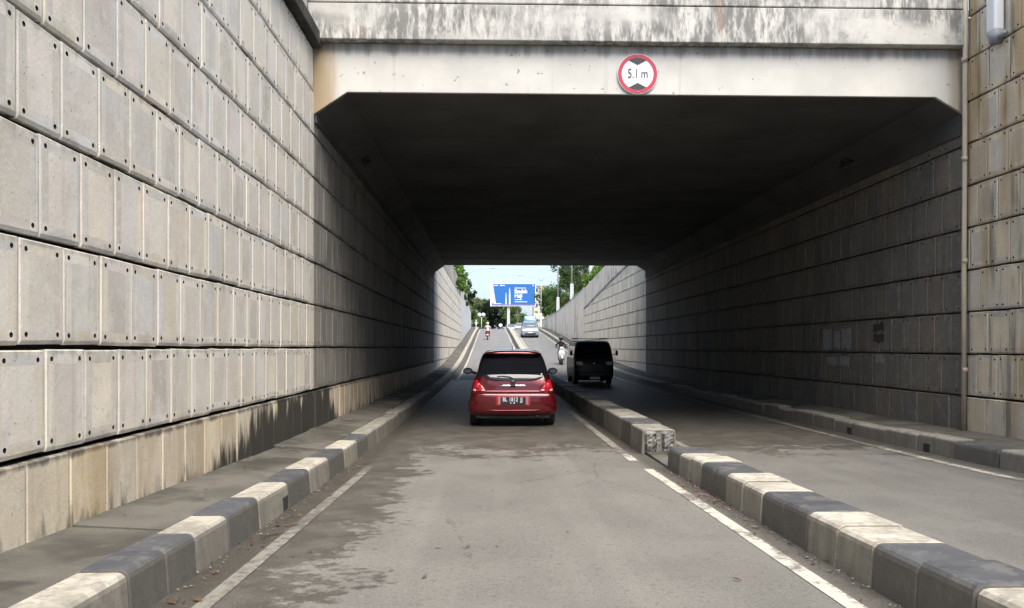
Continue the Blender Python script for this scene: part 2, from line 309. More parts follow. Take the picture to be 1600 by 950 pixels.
# ------------------------------------------------------------------ mesh helpers
def link(name, me, mat=None, parent=None, smooth=False):
    o = bpy.data.objects.new(name, me); col.objects.link(o)
    if mat is not None and not me.materials:
        for mm in (mat if isinstance(mat, (list, tuple)) else [mat]): me.materials.append(mm)
    if smooth: me.polygons.foreach_set('use_smooth', [True] * len(me.polygons))
    if parent is not None: o.parent = parent
    return o
def mesh(name, v, f):
    me = bpy.data.meshes.new(name); me.from_pydata([tuple(p) for p in v], [], [tuple(q) for q in f]); me.update(); return me
def obj(name, v, f, mat, parent=None, smooth=False): return link(name, mesh(name, v, f), mat, parent, smooth)
class MB:
    """collects shapes that belong to ONE object"""
    def __init__(s): s.v = []; s.f = []
    def add(s, v, f):
        n = len(s.v); s.v += [tuple(p) for p in v]; s.f += [tuple(i + n for i in q) for q in f]; return s
    def box(s, x0, x1, y0, y1, z0, z1):
        return s.add([(x0, y0, z0), (x1, y0, z0), (x1, y1, z0), (x0, y1, z0), (x0, y0, z1), (x1, y0, z1), (x1, y1, z1), (x0, y1, z1)],
                     [(0, 3, 2, 1), (4, 5, 6, 7), (0, 1, 5, 4), (1, 2, 6, 5), (2, 3, 7, 6), (3, 0, 4, 7)])
    def hexa(s, b, t):
        return s.add(list(b) + list(t), [(0, 3, 2, 1), (4, 5, 6, 7), (0, 1, 5, 4), (1, 2, 6, 5), (2, 3, 7, 6), (3, 0, 4, 7)])
    def prism(s, poly, y0, y1):          # poly of (x, z), extruded along y
        n = len(poly)
        v = [(x, y0, z) for x, z in poly] + [(x, y1, z) for x, z in poly]
        f = [tuple(range(n)), tuple(range(2 * n - 1, n - 1, -1))] + [(i, i + n, (i + 1) % n + n, (i + 1) % n) for i in range(n)]
        return s.add(v, f)
    def tube(s, pts, rad, n=8, cap=True):
        pts = [Vector(p) for p in pts]
        rad = rad if isinstance(rad, (list, tuple)) else [rad] * len(pts)
        v = []; up = None
        for i, p in enumerate(pts):
            t = (pts[min(i + 1, len(pts) - 1)] - pts[max(i - 1, 0)]).normalized()
            a = Vector((0, 0, 1)) if abs(t.z) < .95 else Vector((1, 0, 0))
            u = t.cross(a).normalized() if up is None else (up - t * up.dot(t)).normalized()
            up = u; q = t.cross(u)
            for k in range(n):
                an = 2 * math.pi * k / n; v.append(p + (u * math.cos(an) + q * math.sin(an)) * rad[i])
        f = [(i * n + k, i * n + (k + 1) % n, (i + 1) * n + (k + 1) % n, (i + 1) * n + k) for i in range(len(pts) - 1) for k in range(n)]
        if cap: f += [tuple(range(n - 1, -1, -1)), tuple((len(pts) - 1) * n + k for k in range(n))]
        return s.add(v, f)
    def ball(s, c, r, nu=12, nv=8, sc=(1, 1, 1)):
        v = [(c[0], c[1], c[2] + r * sc[2])]
        for i in range(1, nv):
            th = math.pi * i / nv
            for k in range(nu):
                ph = 2 * math.pi * k / nu
                v.append((c[0] + r * sc[0] * math.sin(th) * math.cos(ph), c[1] + r * sc[1] * math.sin(th) * math.sin(ph), c[2] + r * sc[2] * math.cos(th)))
        v.append((c[0], c[1], c[2] - r * sc[2])); L = len(v) - 1
        f = [(0, 1 + k, 1 + (k + 1) % nu) for k in range(nu)]
        f += [(1 + i * nu + k, 1 + (i + 1) * nu + k, 1 + (i + 1) * nu + (k + 1) % nu, 1 + i * nu + (k + 1) % nu) for i in range(nv - 2) for k in range(nu)]
        f += [(L, 1 + (nv - 2) * nu + (k + 1) % nu, 1 + (nv - 2) * nu + k) for k in range(nu)]
        return s.add(v, f)
    def loft(s, rings, cap=True):
        n = len(rings[0]); v = [p for r_ in rings for p in r_]
        f = [(i * n + k, i * n + (k + 1) % n, (i + 1) * n + (k + 1) % n, (i + 1) * n + k) for i in range(len(rings) - 1) for k in range(n)]
        if cap: f += [tuple(range(n - 1, -1, -1)), tuple((len(rings) - 1) * n + k for k in range(n))]
        return s.add(v, f)
    def disc(s, c, r, y, n=32):     # facing -y
        v = [(c[0] + r * math.cos(2 * math.pi * k / n), y, c[1] + r * math.sin(2 * math.pi * k / n)) for k in range(n)]
        return s.add(v, [tuple(range(n))])
    def build(s, name, mat, parent=None, smooth=False, bevel=0, seg=2):
        o = obj(name, s.v, s.f, mat, parent, smooth)
        if bevel:
            b = o.modifiers.new('bevel', 'BEVEL'); b.width = bevel; b.segments = seg; b.limit_method = 'ANGLE'; b.angle_limit = R(40)
        return o
def box(name, x0, x1, y0, y1, z0, z1, mat, parent=None, bevel=0): return MB().box(x0, x1, y0, y1, z0, z1).build(name, mat, parent, bevel=bevel)
def empty(name, loc=(0, 0, 0), rz=0, rx=0):
    o = bpy.data.objects.new(name, None); col.objects.link(o); o.location = loc; o.rotation_euler = (rx, 0, rz); o.empty_display_size = .2; return o
def tag(o, label, cat=None, group=None, kind=None):
    if label: o['label'] = label
    if cat: o['category'] = cat
    if group: o['group'] = group
    if kind: o['kind'] = kind
    return o
def copy_tree(o, parent=None):
    c = o.copy(); col.objects.link(c); c.parent = parent
    for ch in list(o.children): copy_tree(ch, c)
    return c
def text_mesh(name, body, size, mat, parent=None, extrude=.0, align='CENTER', sx=1, bold=0):
    cu = bpy.data.curves.new(name, 'FONT'); cu.body = body; cu.size = size; cu.align_x = align; cu.align_y = 'CENTER'; cu.extrude = extrude; cu.offset = bold
    t = bpy.data.objects.new(name, cu); col.objects.link(t)
    me = bpy.data.meshes.new_from_object(t.evaluated_get(bpy.context.evaluated_depsgraph_get()))
    bpy.data.objects.remove(t); bpy.data.curves.remove(cu)
    me.transform(Matrix.Rotation(R(90), 4, 'X') @ Matrix.Diagonal((sx, 1, 1, 1))); me.materials.clear()
    return link(name, me, mat, parent)

# ------------------------------------------------------------------ lie of the land: heights along the road (world z)
def pchip(P):
    xs = np.array([p[0] for p in P], float); ys = np.array([p[1] for p in P], float)
    h = np.diff(xs); d = np.diff(ys) / h; m = np.zeros(len(xs)); m[0], m[-1] = d[0], d[-1]
    for i in range(1, len(xs) - 1):
        if d[i - 1] * d[i] > 0:
            w1 = 2 * h[i] + h[i - 1]; w2 = h[i] + 2 * h[i - 1]; m[i] = (w1 + w2) / (w1 / d[i - 1] + w2 / d[i])
    def f(x):
        x = min(max(x, xs[0]), xs[-1]); i = min(int(np.searchsorted(xs, x, 'right')) - 1, len(xs) - 2); i = max(i, 0)
        t = (x - xs[i]) / h[i]
        return float((1 + 2 * t) * (1 - t) ** 2 * ys[i] + t * (1 - t) ** 2 * h[i] * m[i] + t * t * (3 - 2 * t) * ys[i + 1] + t * t * (t - 1) * h[i] * m[i + 1])
    return f
_road = pchip([(-60, 1.5), (-20, -.65), (0, -1.25), (4, -1.356), (7, -1.425), (10, -1.485), (14.5, -1.505), (20, -1.512), (26, -1.51), (32, -1.46), (38, -1.33),
               (46, -1.02), (60, -.2), (70, .42), (78, .95), (90, 1.7), (100, 2.25), (110, 2.65), (120, 2.85), (140, 2.9), (900, 2.9)])
road = lambda y: _road(y) + EYE
slope = lambda y: math.atan((road(y + .2) - road(y - .2)) / .4)
_gr = pchip([(-60, 4.3), (40, 4.3), (60, 3.6), (90, 2.85), (115, 2.8), (900, 2.75)])
grade = lambda y: _gr(y) + EYE
XL, XR = -2.67, 7.25            # faces of the two walls
YP, YE = 11.6, 35.9             # portal and far end of the underpass
def strip(name, y0, y1, prof, mat, dz=0, step=1.0, ref=None, smooth=False):
    """sheet or bar that follows the road: prof = [(x, z above road)]"""
    ys = [y0]
    while ys[-1] < y1 - 1e-6: ys.append(min(y1, ys[-1] + (step if ys[-1] < 130 else 40)))
    n = len(prof); v = []; f = []
    for y in ys:
        b = (ref or road)(y)
        v += [(x, y, b + z + dz) for x, z in prof]
    for i in range(len(ys) - 1):
        for k in range(n - 1): f.append((i * n + k, i * n + k + 1, (i + 1) * n + k + 1, (i + 1) * n + k))
    return obj(name, v, f, mat, None, smooth)

# ------------------------------------------------------------------ ground, road, markings
gv = []; gf = []
ysg = [-60, -20, 0, 20, 40, 50, 60, 75, 90, 105, 113.5]
for sx in ((-900, -300, -60, -20, -8, -3.05), (7.6, 12, 24, 60, 300, 900)):
    b0 = len(gv); n = len(sx)
    for y in ysg: gv += [(x, y, grade(y) + .25 * math.sin(x * .05)) if abs(x) > 24 else (x, y, grade(y)) for x in sx]
    gf += [(b0 + i * n + k, b0 + i * n + k + 1, b0 + (i + 1) * n + k + 1, b0 + (i + 1) * n + k) for i in range(len(ysg) - 1) for k in range(n - 1)]
b0 = len(gv); sx = (-900, -300, -60, -20, 0, 24, 60, 300, 900); n = len(sx)
for y in (113.5, 150, 250, 500, 1200): gv += [(x, y, EYE + 2.78) for x in sx]
gf += [(b0 + i * n + k, b0 + i * n + k + 1, b0 + (i + 1) * n + k + 1, b0 + (i + 1) * n + k) for i in range(4) for k in range(n - 1)]
tag(obj('ground', gv, gf, mat_ground), 'earth and grass at street level beyond the trench walls', kind='structure')
tag(strip('road', -30, 175, [(x, 0) for x in (-1.95, -1.5, -.6, .3, 1.2, 2.1, 3, 4, 5, 6.3)], mat_road, step=.5), 'grey-brown asphalt road dipping through the underpass and climbing beyond', kind='structure')
tag(strip('junction_road', 113, 170, [(-40, -.01), (-2, -.01)], mat_road, step=8), 'asphalt junction left of the ramp crest', kind='structure')
tag(strip('junction_road', 113, 170, [(6.3, -.01), (45, -.01)], mat_road, step=8), 'asphalt junction right of the ramp crest', kind='structure')
def line(y0, y1, x0, x1, label, mt=None): tag(strip('lane_line', y0, y1, [(x0, 0), (x1, 0)], mt or mat_line, .005, .4), label, kind='structure')
line(-20, 9.6, -1.56, -1.46, 'worn cream edge line beside the left kerb, near part', mat_line_worn)
line(34, 112, -1.56, -1.46, 'cream edge line beside the left kerb on the far ramp')
line(-20, 9.25, 1.84, 1.95, 'cream edge line left of the near striped median')
line(10.0, 112, 1.80, 1.92, 'cream edge line left of the far median')
line(-20, 112, 2.86, 2.97, 'cream edge line right of the median')
line(-20, 112, 5.74, 5.86, 'thin cream edge line beside the right kerb')

# ------------------------------------------------------------------ kerbs and median, block by block
def block_mesh(name, prof, L, mat, bev=.012):
    """prof: closed (x,z) outline, extruded over L along y with small end chamfers"""
    cx = sum(p[0] for p in prof) / len(prof); cz = sum(p[1] for p in prof) / len(prof)
    sh = [(cx + (x - cx) * (1 - bev * 5), cz + (z - cz) * (1 - bev * 5)) for x, z in prof]
    rings = [[(x, -L / 2, z) for x, z in sh], [(x, -L / 2 + bev, z) for x, z in prof], [(x, L / 2 - bev, z) for x, z in prof], [(x, L / 2, z) for x, z in sh]]
    mb = MB().loft([r_[::-1] for r_ in rings]); me = mesh(name, mb.v, mb.f); me.materials.append(mat)
    return me
def rounded(x0, x1, h, rl, rr, lean=.02):
    """kerb outline with rounded top edges, bottom 60 mm in the ground"""
    p = [(x0 - lean, -.06)]
    p += [(x0 + rl - rl * math.cos(a), h - rl + rl * math.sin(a)) for a in (0, R(30), R(60), R(90))] if rl else [(x0, h)]
    p += [(x1 - rr + rr * math.sin(a), h - rr + rr * math.cos(a)) for a in (0, R(30), R(60), R(90))] if rr else [(x1, h)]
    p += [(x1 + (lean if rr else 0), -.06)]
    return p
_cache = {}
def kerb_run(root, name, cuts, prof, pid):
    for y0, y1, mt in cuts:
        key = (pid, round(y1 - y0, 2), mt.name)
        if key not in _cache: _cache[key] = block_mesh(name, prof, y1 - y0 - .006, mt)
        o = link(name, _cache[key], None, root); yc = (y0 + y1) / 2
        o.location = (random.uniform(-.004, .004), yc, road(yc) + random.uniform(-.003, .003)); o.rotation_euler = (slope(yc), random.uniform(-.005, .005), random.uniform(-.003, .003))
def alternate(y0, y1, L, mats, per=1):
    out = []; i = 0; y = y0
    while y < y1 - .05: out.append((y, min(y + L, y1), mats[(i // per) % len(mats)])); y += L; i += 1
    return out
def far_strip(name, root, y0, y1, prof, mat):
    o = strip(name, y0, y1, prof, mat, step=1.5); o.parent = root; o['kind'] = 'stuff'; return o

kl = tag(empty('kerb_left', (0, 0, 0)), 'black and cream painted kerb along the left pavement', kind='structure')
PL = rounded(-2.04, -1.80, .245, 0, .045)
A, B, G = mat_kcream, mat_kdark, mat_kgrime
cuts = [(.45, 1.3, A), (1.3, 2.15, B), (2.15, 3.0, B), (3.0, 3.85, A), (3.85, 4.28, B), (4.28, 4.7, B), (4.7, 5.3, A), (5.3, 5.98, B), (5.98, 6.83, A), (6.83, 7.63, B), (7.63, 8.53, A), (8.53, 9.43, B), (9.43, 10.3, A), (10.3, 11.2, B)]
cuts += alternate(11.2, 26.5, .9, (G,))
kerb_run(kl, 'kerb_block', cuts, PL, 'L')
far_strip('kerb_run', kl, 26.5, 112, [(-2.04, .245), (-1.83, .245), (-1.80, .21), (-1.78, -.05)], mat_kcream)
far_strip('kerb_run', kl, -20, .45, [(-2.04, .245), (-1.83, .245), (-1.80, .21), (-1.78, -.05)], mat_kgrime)
kr = tag(empty('kerb_right'), 'grimy grey kerb along the right pavement', kind='structure')
PR = rounded(6.19, 6.46, .235, .045, 0)
kerb_run(kr, 'kerb_block', alternate(2.0, 10.1, .9, (mat_kgrime, mat_kgrime, mat_kdark)) + alternate(10.1, 28.1, .9, (G,)), PR, 'R')
far_strip('kerb_run', kr, 28.1, 112, [(6.17, -.05), (6.19, .19), (6.23, .235), (6.46, .235)], mat_kcream)
far_strip('kerb_run', kr, -20, 2.0, [(6.17, -.05), (6.19, .19), (6.23, .235), (6.46, .235)], mat_kgrime)
mn = tag(empty('median_near'), 'black and cream striped median kerb ending in front of the portal', kind='structure')
PM = rounded(2.16, 2.60, .265, .05, .05)
cuts = []
for i, (a, b, mt) in enumerate([(.7, 1.59, A), (1.59, 2.48, B), (2.48, 3.37, A), (3.37, 4.29, B), (4.29, 5.18, A), (5.18, 6.08, B), (6.08, 6.99, A), (6.99, 7.85, B), (7.85, 8.74, A)]):
    cuts += [(a, (a + b) / 2, mt), ((a + b) / 2, b, mt)]
cuts += [(8.74, 9.32, B)]
kerb_run(mn, 'median_block', cuts, PM, 'M')
far_strip('median_run', mn, -20, .7, [(2.14, -.05), (2.16, .22), (2.2, .265), (2.56, .265), (2.6, .22), (2.62, -.05)], mat_kgrime)
mf = tag(empty('median_far'), 'grimy raised median running through the underpass and up the ramp', kind='structure')
PF = rounded(2.12, 2.58, .345, .035, .035)
kerb_run(mf, 'median_block', [(10.70, 11.6, G), (11.6, 12.5, mat_kdark)] + alternate(12.5, 27.8, .9, (G, G, mat_kdark)), PF, 'F')
far_strip('median_run', mf, 27.8, 112, [(2.10, -.05), (2.12, .30), (2.16, .335), (2.54, .335), (2.58, .30), (2.6, -.05)], mat_kcream)
# broken faces at the gap, low stub and bent bars
vv = []; ff = []
nx, nz = 14, 9
for j in range(nz + 1):
    for i in range(nx + 1):
        x = 2.14 + .42 * i / nx; z = .01 + .31 * j / nz
        e = 0 if i in (0, nx) or j in (0, nz) else 1
        vv.append((x, 10.69 - e * (random.uniform(0, .035) + (.03 if abs(i - 7) > 1 else -.03)), z + road(10.7)))
ff = [(j * (nx + 1) + i, j * (nx + 1) + i + 1, (j + 1) * (nx + 1) + i + 1, (j + 1) * (nx + 1) + i) for j in range(nz) for i in range(nx)]
obj('broken_face', vv, ff, mat_broken, mf)
st = MB()
for (x0, x1, y0, y1, h) in ((2.15, 2.40, 9.36, 10.66, .035), (2.36, 2.60, 9.36, 10.1, .05), (2.41, 2.60, 10.12, 10.66, .03)): st.box(x0, x1, y0, y1, road(10) - .02, road(10) + h)
st.build('broken_stub', mat_pave, mf, bevel=.01)
mat_rust = plain('rusty_bar', (.10, .055, .03), .85)
for bx, by, lean in ((2.31, 9.62, .03), (2.42, 9.72, -.02)):
    z0 = road(by)
    MB().tube([(bx, by, z0), (bx, by, z0 + .10), (bx + lean * .3, by, z0 + .155), (bx - .05, by - .03, z0 + .175), (bx - .11, by - .05, z0 + .15)], .008, 6).build('reinforcing_bar', mat_rust, mf, True)
# drain slots in the kerbs
mat_hole = plain('hole_shade_dark', (.045, .043, .04), .95, var=.05)  # near-black in place of the shade inside lifting holes and drain slots
for (xf, ys, root) in ((-1.796, (6.72,), kl), (6.186, (10.75, 13.1), kr)):
    for y in ys:
        s = 1 if xf < 0 else -1
        z0 = road(y) + .005
        m1 = MB().box(min(xf - s * .1, xf + s * .012), max(xf - s * .1, xf + s * .012), y - .075, y + .075, z0, z0 + .12)
        m1.build('drain_slot', mat_hole, root)
# pavements of cast slabs
pvl = tag(empty('pavement_left'), 'narrow stained concrete pavement along the left wall', kind='structure')
ly = [(.4, 4.9, .235), (4.9, 8.55, .245), (8.55, 9.4, .225), (9.4, 13.2, .26)]
y = 13.2
while y < 36: ly.append((y, y + .78, .27 + random.uniform(-.02, .03))); y += .8
for y0, y1, h in ly:
    n = max(1, int((y1 - y0) / .6)); mb = MB(); tilt = random.uniform(-.012, .012)
    rings = []
    for i in range(n + 1):
        yy = y0 + .012 + (y1 - y0 - .024) * i / n; b = road(yy)
        rings.append([(-2.72, yy, b - .05), (-2.045, yy, b - .05), (-2.045, yy, b + h - .012), (-2.72, yy, b + h + .03 + tilt)])
    mb.loft(rings).build('pavement_slab', mat_pave, pvl, bevel=.006, seg=1)
o = strip('pavement_run', 36, 112, [(-2.75, .30), (-2.04, .235)], mat_pave, step=2); o.parent = pvl; o['kind'] = 'stuff'
o = strip('pavement_run', -20, .4, [(-2.75, .28), (-2.04, .235)], mat_pave, step=2); o.parent = pvl; o['kind'] = 'stuff'
pvr = tag(empty('pavement_right'), 'narrow stained concrete pavement along the right wall', kind='structure')
y = 2.0
while y < 30:
    L = random.choice((1.6, 2.4, 2.0)); h = .225 + random.uniform(-.012, .02); rings = []
    for i in range(4):
        yy = y + .01 + (L - .02) * i / 3; b = road(yy); rings.append([(6.465, yy, b - .05), (7.32, yy, b - .05), (7.32, yy, b + h + .02), (6.465, yy, b + h)])
    MB().loft(rings).build('pavement_slab', mat_pave, pvr, bevel=.006, seg=1); y += L
y_end = y
for a, b in ((y_end, 112), (-20, 2.0)):
    o = strip('pavement_run', a, b, [(6.46, .225), (7.33, .25)], mat_pave, step=2); o.parent = pvr; o['kind'] = 'stuff'

# ------------------------------------------------------------------ panel walls
def panel_mesh(name, W, H, mat, t=.05, bv=.008, hole=.0165, hc=.05, holes=True):
    """cast panel standing in the YZ plane, face towards +X, with four sunk lifting holes"""
    mb = MB(); w2, h2 = W / 2, H / 2; a, b = w2 - bv, h2 - bv
    def rect(u, v, x): return [(x, -u, -v), (x, u, -v), (x, u, v), (x, -u, v)]
    rings = [rect(w2, h2, 0), rect(w2, h2, t - bv), rect(a, b, t)]; lowb = b - .016
    rings[2][0] = (t, -a, -lowb); rings[2][1] = (t, a, -lowb)
    mb.loft(rings, False)
    if not holes:
        mb.add(rings[2], [(0, 1, 2, 3)])
    else:
        s = .03; cu, cv = w2 - hc - bv, h2 - hc - bv
        us = [-a, -cu - s, -cu + s, cu - s, cu + s, a]; vs_ = [-lowb, -cv - s, -cv + s, cv - s, cv + s, b]
        for i in range(5):
            for j in range(5):
                u0, u1, v0, v1 = us[i], us[i + 1], vs_[j], vs_[j + 1]
                if i in (1, 3) and j in (1, 3):
                    uc, vc = (u0 + u1) / 2, (v0 + v1) / 2
                    sq = [(u1, vc), (u1, v1), (uc, v1), (u0, v1), (u0, vc), (u0, v0), (uc, v0), (u1, v0)]
                    oc = [(uc + hole * math.cos(k * math.pi / 4), vc + hole * math.sin(k * math.pi / 4)) for k in range(8)]
                    v = [(t, *p) for p in sq] + [(t, *p) for p in oc] + [(t - .046, *p) for p in oc]
                    f = [(k, (k + 1) % 8, 8 + (k + 1) % 8, 8 + k) for k in range(8)] + [(8 + k, 8 + (k + 1) % 8, 16 + (k + 1) % 8, 16 + k) for k in range(8)] + [tuple(range(16, 24))]
                    mb.add(v, f)
                else: mb.add([(t, u0, v0), (t, u1, v0), (t, u1, v1), (t, u0, v1)], [(0, 1, 2, 3)])
    me = mesh(name, mb.v, mb.f); me.materials.append(mat); me.materials.append(mat_hole)
    if holes:
        for p in me.polygons:
            if all(abs(math.hypot(abs(v_.co.y) - cu, abs(v_.co.z) - cv) - hole) < 1e-4 for v_ in (me.vertices[i] for i in p.vertices)): p.material_index = 1  # hole insides painted dark to stand for their shade
    return me
RW, RH = .45, .64
def rows(side, lo, hi): # course joints of a wall
    z0 = LZ if side < 0 else RZ
    return [(z0 + RH * k, z0 + RH * (k + 1), k) for k in range(lo, hi)]
def panel_wall(name, label, side, y0, y1, klo, khi, mat, ysplit, base_mat=None, top=None, bottom=None):
    """side -1: left wall facing +X, +1: right wall facing -X; panels nearer than ysplit are single parts"""
    root = tag(empty(name, (0, 0, 0)), label, 'wall', 'panelled trench and underpass walls')
    X = XL if side < 0 else XR; sg = -side
    z0 = LZ if side < 0 else RZ; foot = EYE - 1.75
    tp = (lambda y: z0 + RH * khi) if top is None else top
    # solid core set back behind the joints
    ys = list(np.arange(y0, y1, 4.0)) + [y1]; rings = []
    for y in ys: rings.append([(X - sg * .13, y, foot), (X - sg * .45, y, foot), (X - sg * .45, y, tp(y)), (X - sg * .13, y, tp(y))])
    MB().loft(rings).build('wall_core', mat_core, root)
    W, H = RW - .018, RH - .030
    full = []
    for _ in range(7):          # slightly irregular castings
        me_ = panel_mesh('panel', W, H, mat); q4 = [(random.uniform(-.004, .004), random.uniform(-.006, .006)) for _ in range(4)]
        for v_ in me_.vertices:
            s_, t_ = v_.co.y / W + .5, v_.co.z / H + .5; wq = ((1 - s_) * (1 - t_), s_ * (1 - t_), s_ * t_, (1 - s_) * t_)
            v_.co.y += sum(a_ * q[0] for a_, q in zip(wq, q4)); v_.co.z += sum(a_ * q[1] for a_, q in zip(wq, q4))
        full.append(me_)
    low = panel_mesh('panel', W, H, base_mat or mat, holes=False)
    stuff = MB(); mort = MB(); stuff_base = MB()
    for za, zb, k in rows(side, klo, khi):
        off = (0 if k % 2 else RW / 2) + .03 * math.sin(k * 5.1) + (.14 if side < 0 else 0)
        base = k == klo and bottom is None
        # mortar bed behind the row (shows in the upright joints)
        if top is None: mort.box(min(X - sg * .128, X - sg * .022), max(X - sg * .128, X - sg * .022), y0 + .003, y1 - .003, za + .018, zb - .018)
        j0 = math.floor((y0 - off) / RW); j = j0
        while off + j * RW < y1 - .02:
            a, b = max(off + j * RW, y0), min(off + (j + 1) * RW, y1); j += 1
            if b - a < .06: continue
            yc, zc = (a + b) / 2, (za + zb) / 2
            if b - a > RW - .01 and .5 < b <= ysplit and top is None:
                o = link('panel', low if base else random.choice(full), None, root)
                o.location = (X - sg * .05 + sg * random.uniform(-.002, .002) + (sg * .03 if base else 0), yc, zc + random.uniform(-.003, .003))
                o.rotation_euler = (random.uniform(-.004, .004), random.uniform(-.006, .006), (0 if side < 0 else math.pi) + random.uniform(-.003, .003))
            else:
                zt = zb - .011
                if top is not None:
                    zt = min(zt, tp(yc) - .01)
                    if zt < za + .05: continue
                jx = random.uniform(-.005, .005); xa, xb = X - sg * .05, X + sg * jx
                c = .01; u0, u1, w0, w1 = a + .006, b - .006, za + .011, zt
                q = [(xa, u0, w0), (xa, u1, w0), (xa, u1, w1), (xa, u0, w1), (xb, u0 + c, w0 + c), (xb, u1 - c, w0 + c), (xb, u1 - c, w1 - c), (xb, u0 + c, w1 - c)]
                fs = [(4, 5, 6, 7), (0, 1, 5, 4), (1, 2, 6, 5), (2, 3, 7, 6), (3, 0, 4, 7)]
                (stuff_base if base and base_mat else stuff).add(q, fs if sg > 0 else [t_[::-1] for t_ in fs])
    if mort.v: mort.build('joint_mortar', mat_mortar if side > 0 else mat_mortar_l, root)
    if stuff_base.v: tag(stuff_base.build('base_panel_run', base_mat, root), None, kind='stuff')
    if stuff.v: tag(stuff.build('panel_run', mat, root), None, kind='stuff')
    return root
wl = panel_wall('retaining_wall', 'tall pale panel wall on the left in front of the portal', -1, -14, YP + .02, -2, 7, mat_panel_l, 12.2, mat_base_l)
box('coping', XL - .42, XL + .13, -14, YP - .02, EYE + 4.49, EYE + 4.69, mat_moss, wl, .015)
box('parapet', XL - .30, XL - .06, -14, YP - .02, EYE + 4.692, EYE + 5.65, mat_weather, wl, .01)
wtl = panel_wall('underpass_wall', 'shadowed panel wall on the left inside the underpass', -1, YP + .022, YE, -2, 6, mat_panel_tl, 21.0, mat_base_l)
wr = panel_wall('retaining_wall', 'rust-streaked panel wall at the right edge in front of the portal', 1, -14, YP - .08, -2, 9, mat_panel_rn, 12.2)
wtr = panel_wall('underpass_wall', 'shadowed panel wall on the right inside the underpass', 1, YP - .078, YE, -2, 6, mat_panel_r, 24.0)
ledge_r = pchip([(30, EYE + 4.75), (38, EYE + 4.5), (45.5, EYE + 4.06), (61, EYE + 2.95), (70, EYE + 2.4)])
ptop_r = pchip([(30, EYE + 5.9), (49, EYE + 5.2), (61.5, EYE + 4.55), (88, EYE + 3.9), (112, EYE + 3.8)])
wfr = panel_wall('retaining_wall', 'sunlit panel wall right of the far ramp', 1, YE + .003, 60, -2, 8, mat_panel_fr, -1, top=ledge_r)
rings = []; rings2 = []
for y in np.linspace(YE + .003, 60, 8):
    rings.append([(XR - .05, y, ledge_r(y)), (XR + .42, y, ledge_r(y)), (XR + .42, y, ledge_r(y) + .10), (XR - .05, y, ledge_r(y) + .10)])
    rings2.append([(XR - .02, y, ledge_r(y) + .102), (XR + .30, y, ledge_r(y) + .102), (XR + .30, y, ptop_r(y)), (XR - .02, y, ptop_r(y))])
MB().loft(rings).build('coping', mat_parapet_far, wfr); MB().loft(rings2).build('parapet', mat_parapet_r, wfr)
def plain_wall(name, label, x0, x1, y0, y1, topf, mat, cap):
    root = tag(empty(name, (0, 0, 0)), label, 'wall')
    rg = []; rc = []
    for y in np.linspace(y0, y1, 14):
        rg.append([(x0, y, road(y) - .6), (x1, y, road(y) - .6), (x1, y, topf(y)), (x0, y, topf(y))])
        rc.append([(x0 - .03, y, topf(y) + .002), (x1 + .03, y, topf(y) + .002), (x1 + .03, y, topf(y) + .10), (x0 - .03, y, topf(y) + .10)])
    MB().loft(rg).build('wall_face', mat, root); MB().loft(rc).build('coping', cap, root); return root
plain_wall('plaster_wall', 'tan plaster wall with dark run-off streaks right of the far ramp', XR - .02, XR + .30, 60.003, 110, ptop_r, mat_plaster_t, mat_parapet_far)
ptop_l = pchip([(30, EYE + 5.8), (54, EYE + 5.7), (68, EYE + 5.45), (80, EYE + 5.2), (99, EYE + 4.5)])
wfl = panel_wall('retaining_wall', 'sunlit panel wall left of the far ramp', -1, YE + .003, 67.5, -2, 7, mat_panel_l, -1, top=lambda y: EYE + 4.48)
rings = []
for y in np.linspace(YE + .003, 67.5, 8): rings.append([(XL + .01, y, EYE + 4.5), (XL - .30, y, EYE + 4.5), (XL - .30, y, ptop_l(y)), (XL + .01, y, ptop_l(y))])
MB().loft([r_[::-1] for r_ in rings]).build('parapet', mat_parapet_far, wfl)
plain_wall('plaster_wall', 'bright white plaster wall left of the far ramp', XL - .30, XL + .02, 67.503, 99, ptop_l, mat_plaster_w, mat_plaster_w)
# worn paint patches on the right underpass wall
mat_gr1 = plain('old_dark_paint', (.05, .05, .056), .8, var=.3); mat_gr2 = plain('old_pale_paint', (.30, .30, .29), .85, var=.4, vs=8)
def patch_on_wall(y0, y1, z0, z1, mt):
    n = 9; up = [(y0 + (y1 - y0) * i / n, z1 + random.uniform(-.04, .03)) for i in range(n + 1)]; dn = [(y1 - (y1 - y0) * i / n, z0 + random.uniform(-.05, .04)) for i in range(n + 1)]
    p = up + dn; k = len(p); X = XR - .008
    obj('paint_patch', [(X, a, EYE + b) for a, b in p] + [(X + .006, a, EYE + b) for a, b in p],
        [tuple(range(k))[::-1]] + [(i, (i + 1) % k, (i + 1) % k + k, i + k) for i in range(k)], mt, wtr)
patch_on_wall(14.0, 14.4, .31, .46, mat_gr1); patch_on_wall(14.0, 14.4, .09, .24, mat_gr1); patch_on_wall(14.0, 14.3, -.28, -.14, mat_gr2)
for a, b, c, d in ((15.3, 15.7, -.02, .38), (15.8, 16.05, .0, .35), (16.2, 16.6, -.04, .40), (15.4, 15.8, -.36, -.18), (15.9, 16.4, -.34, -.2)): patch_on_wall(a, b, c, d, mat_gr2)

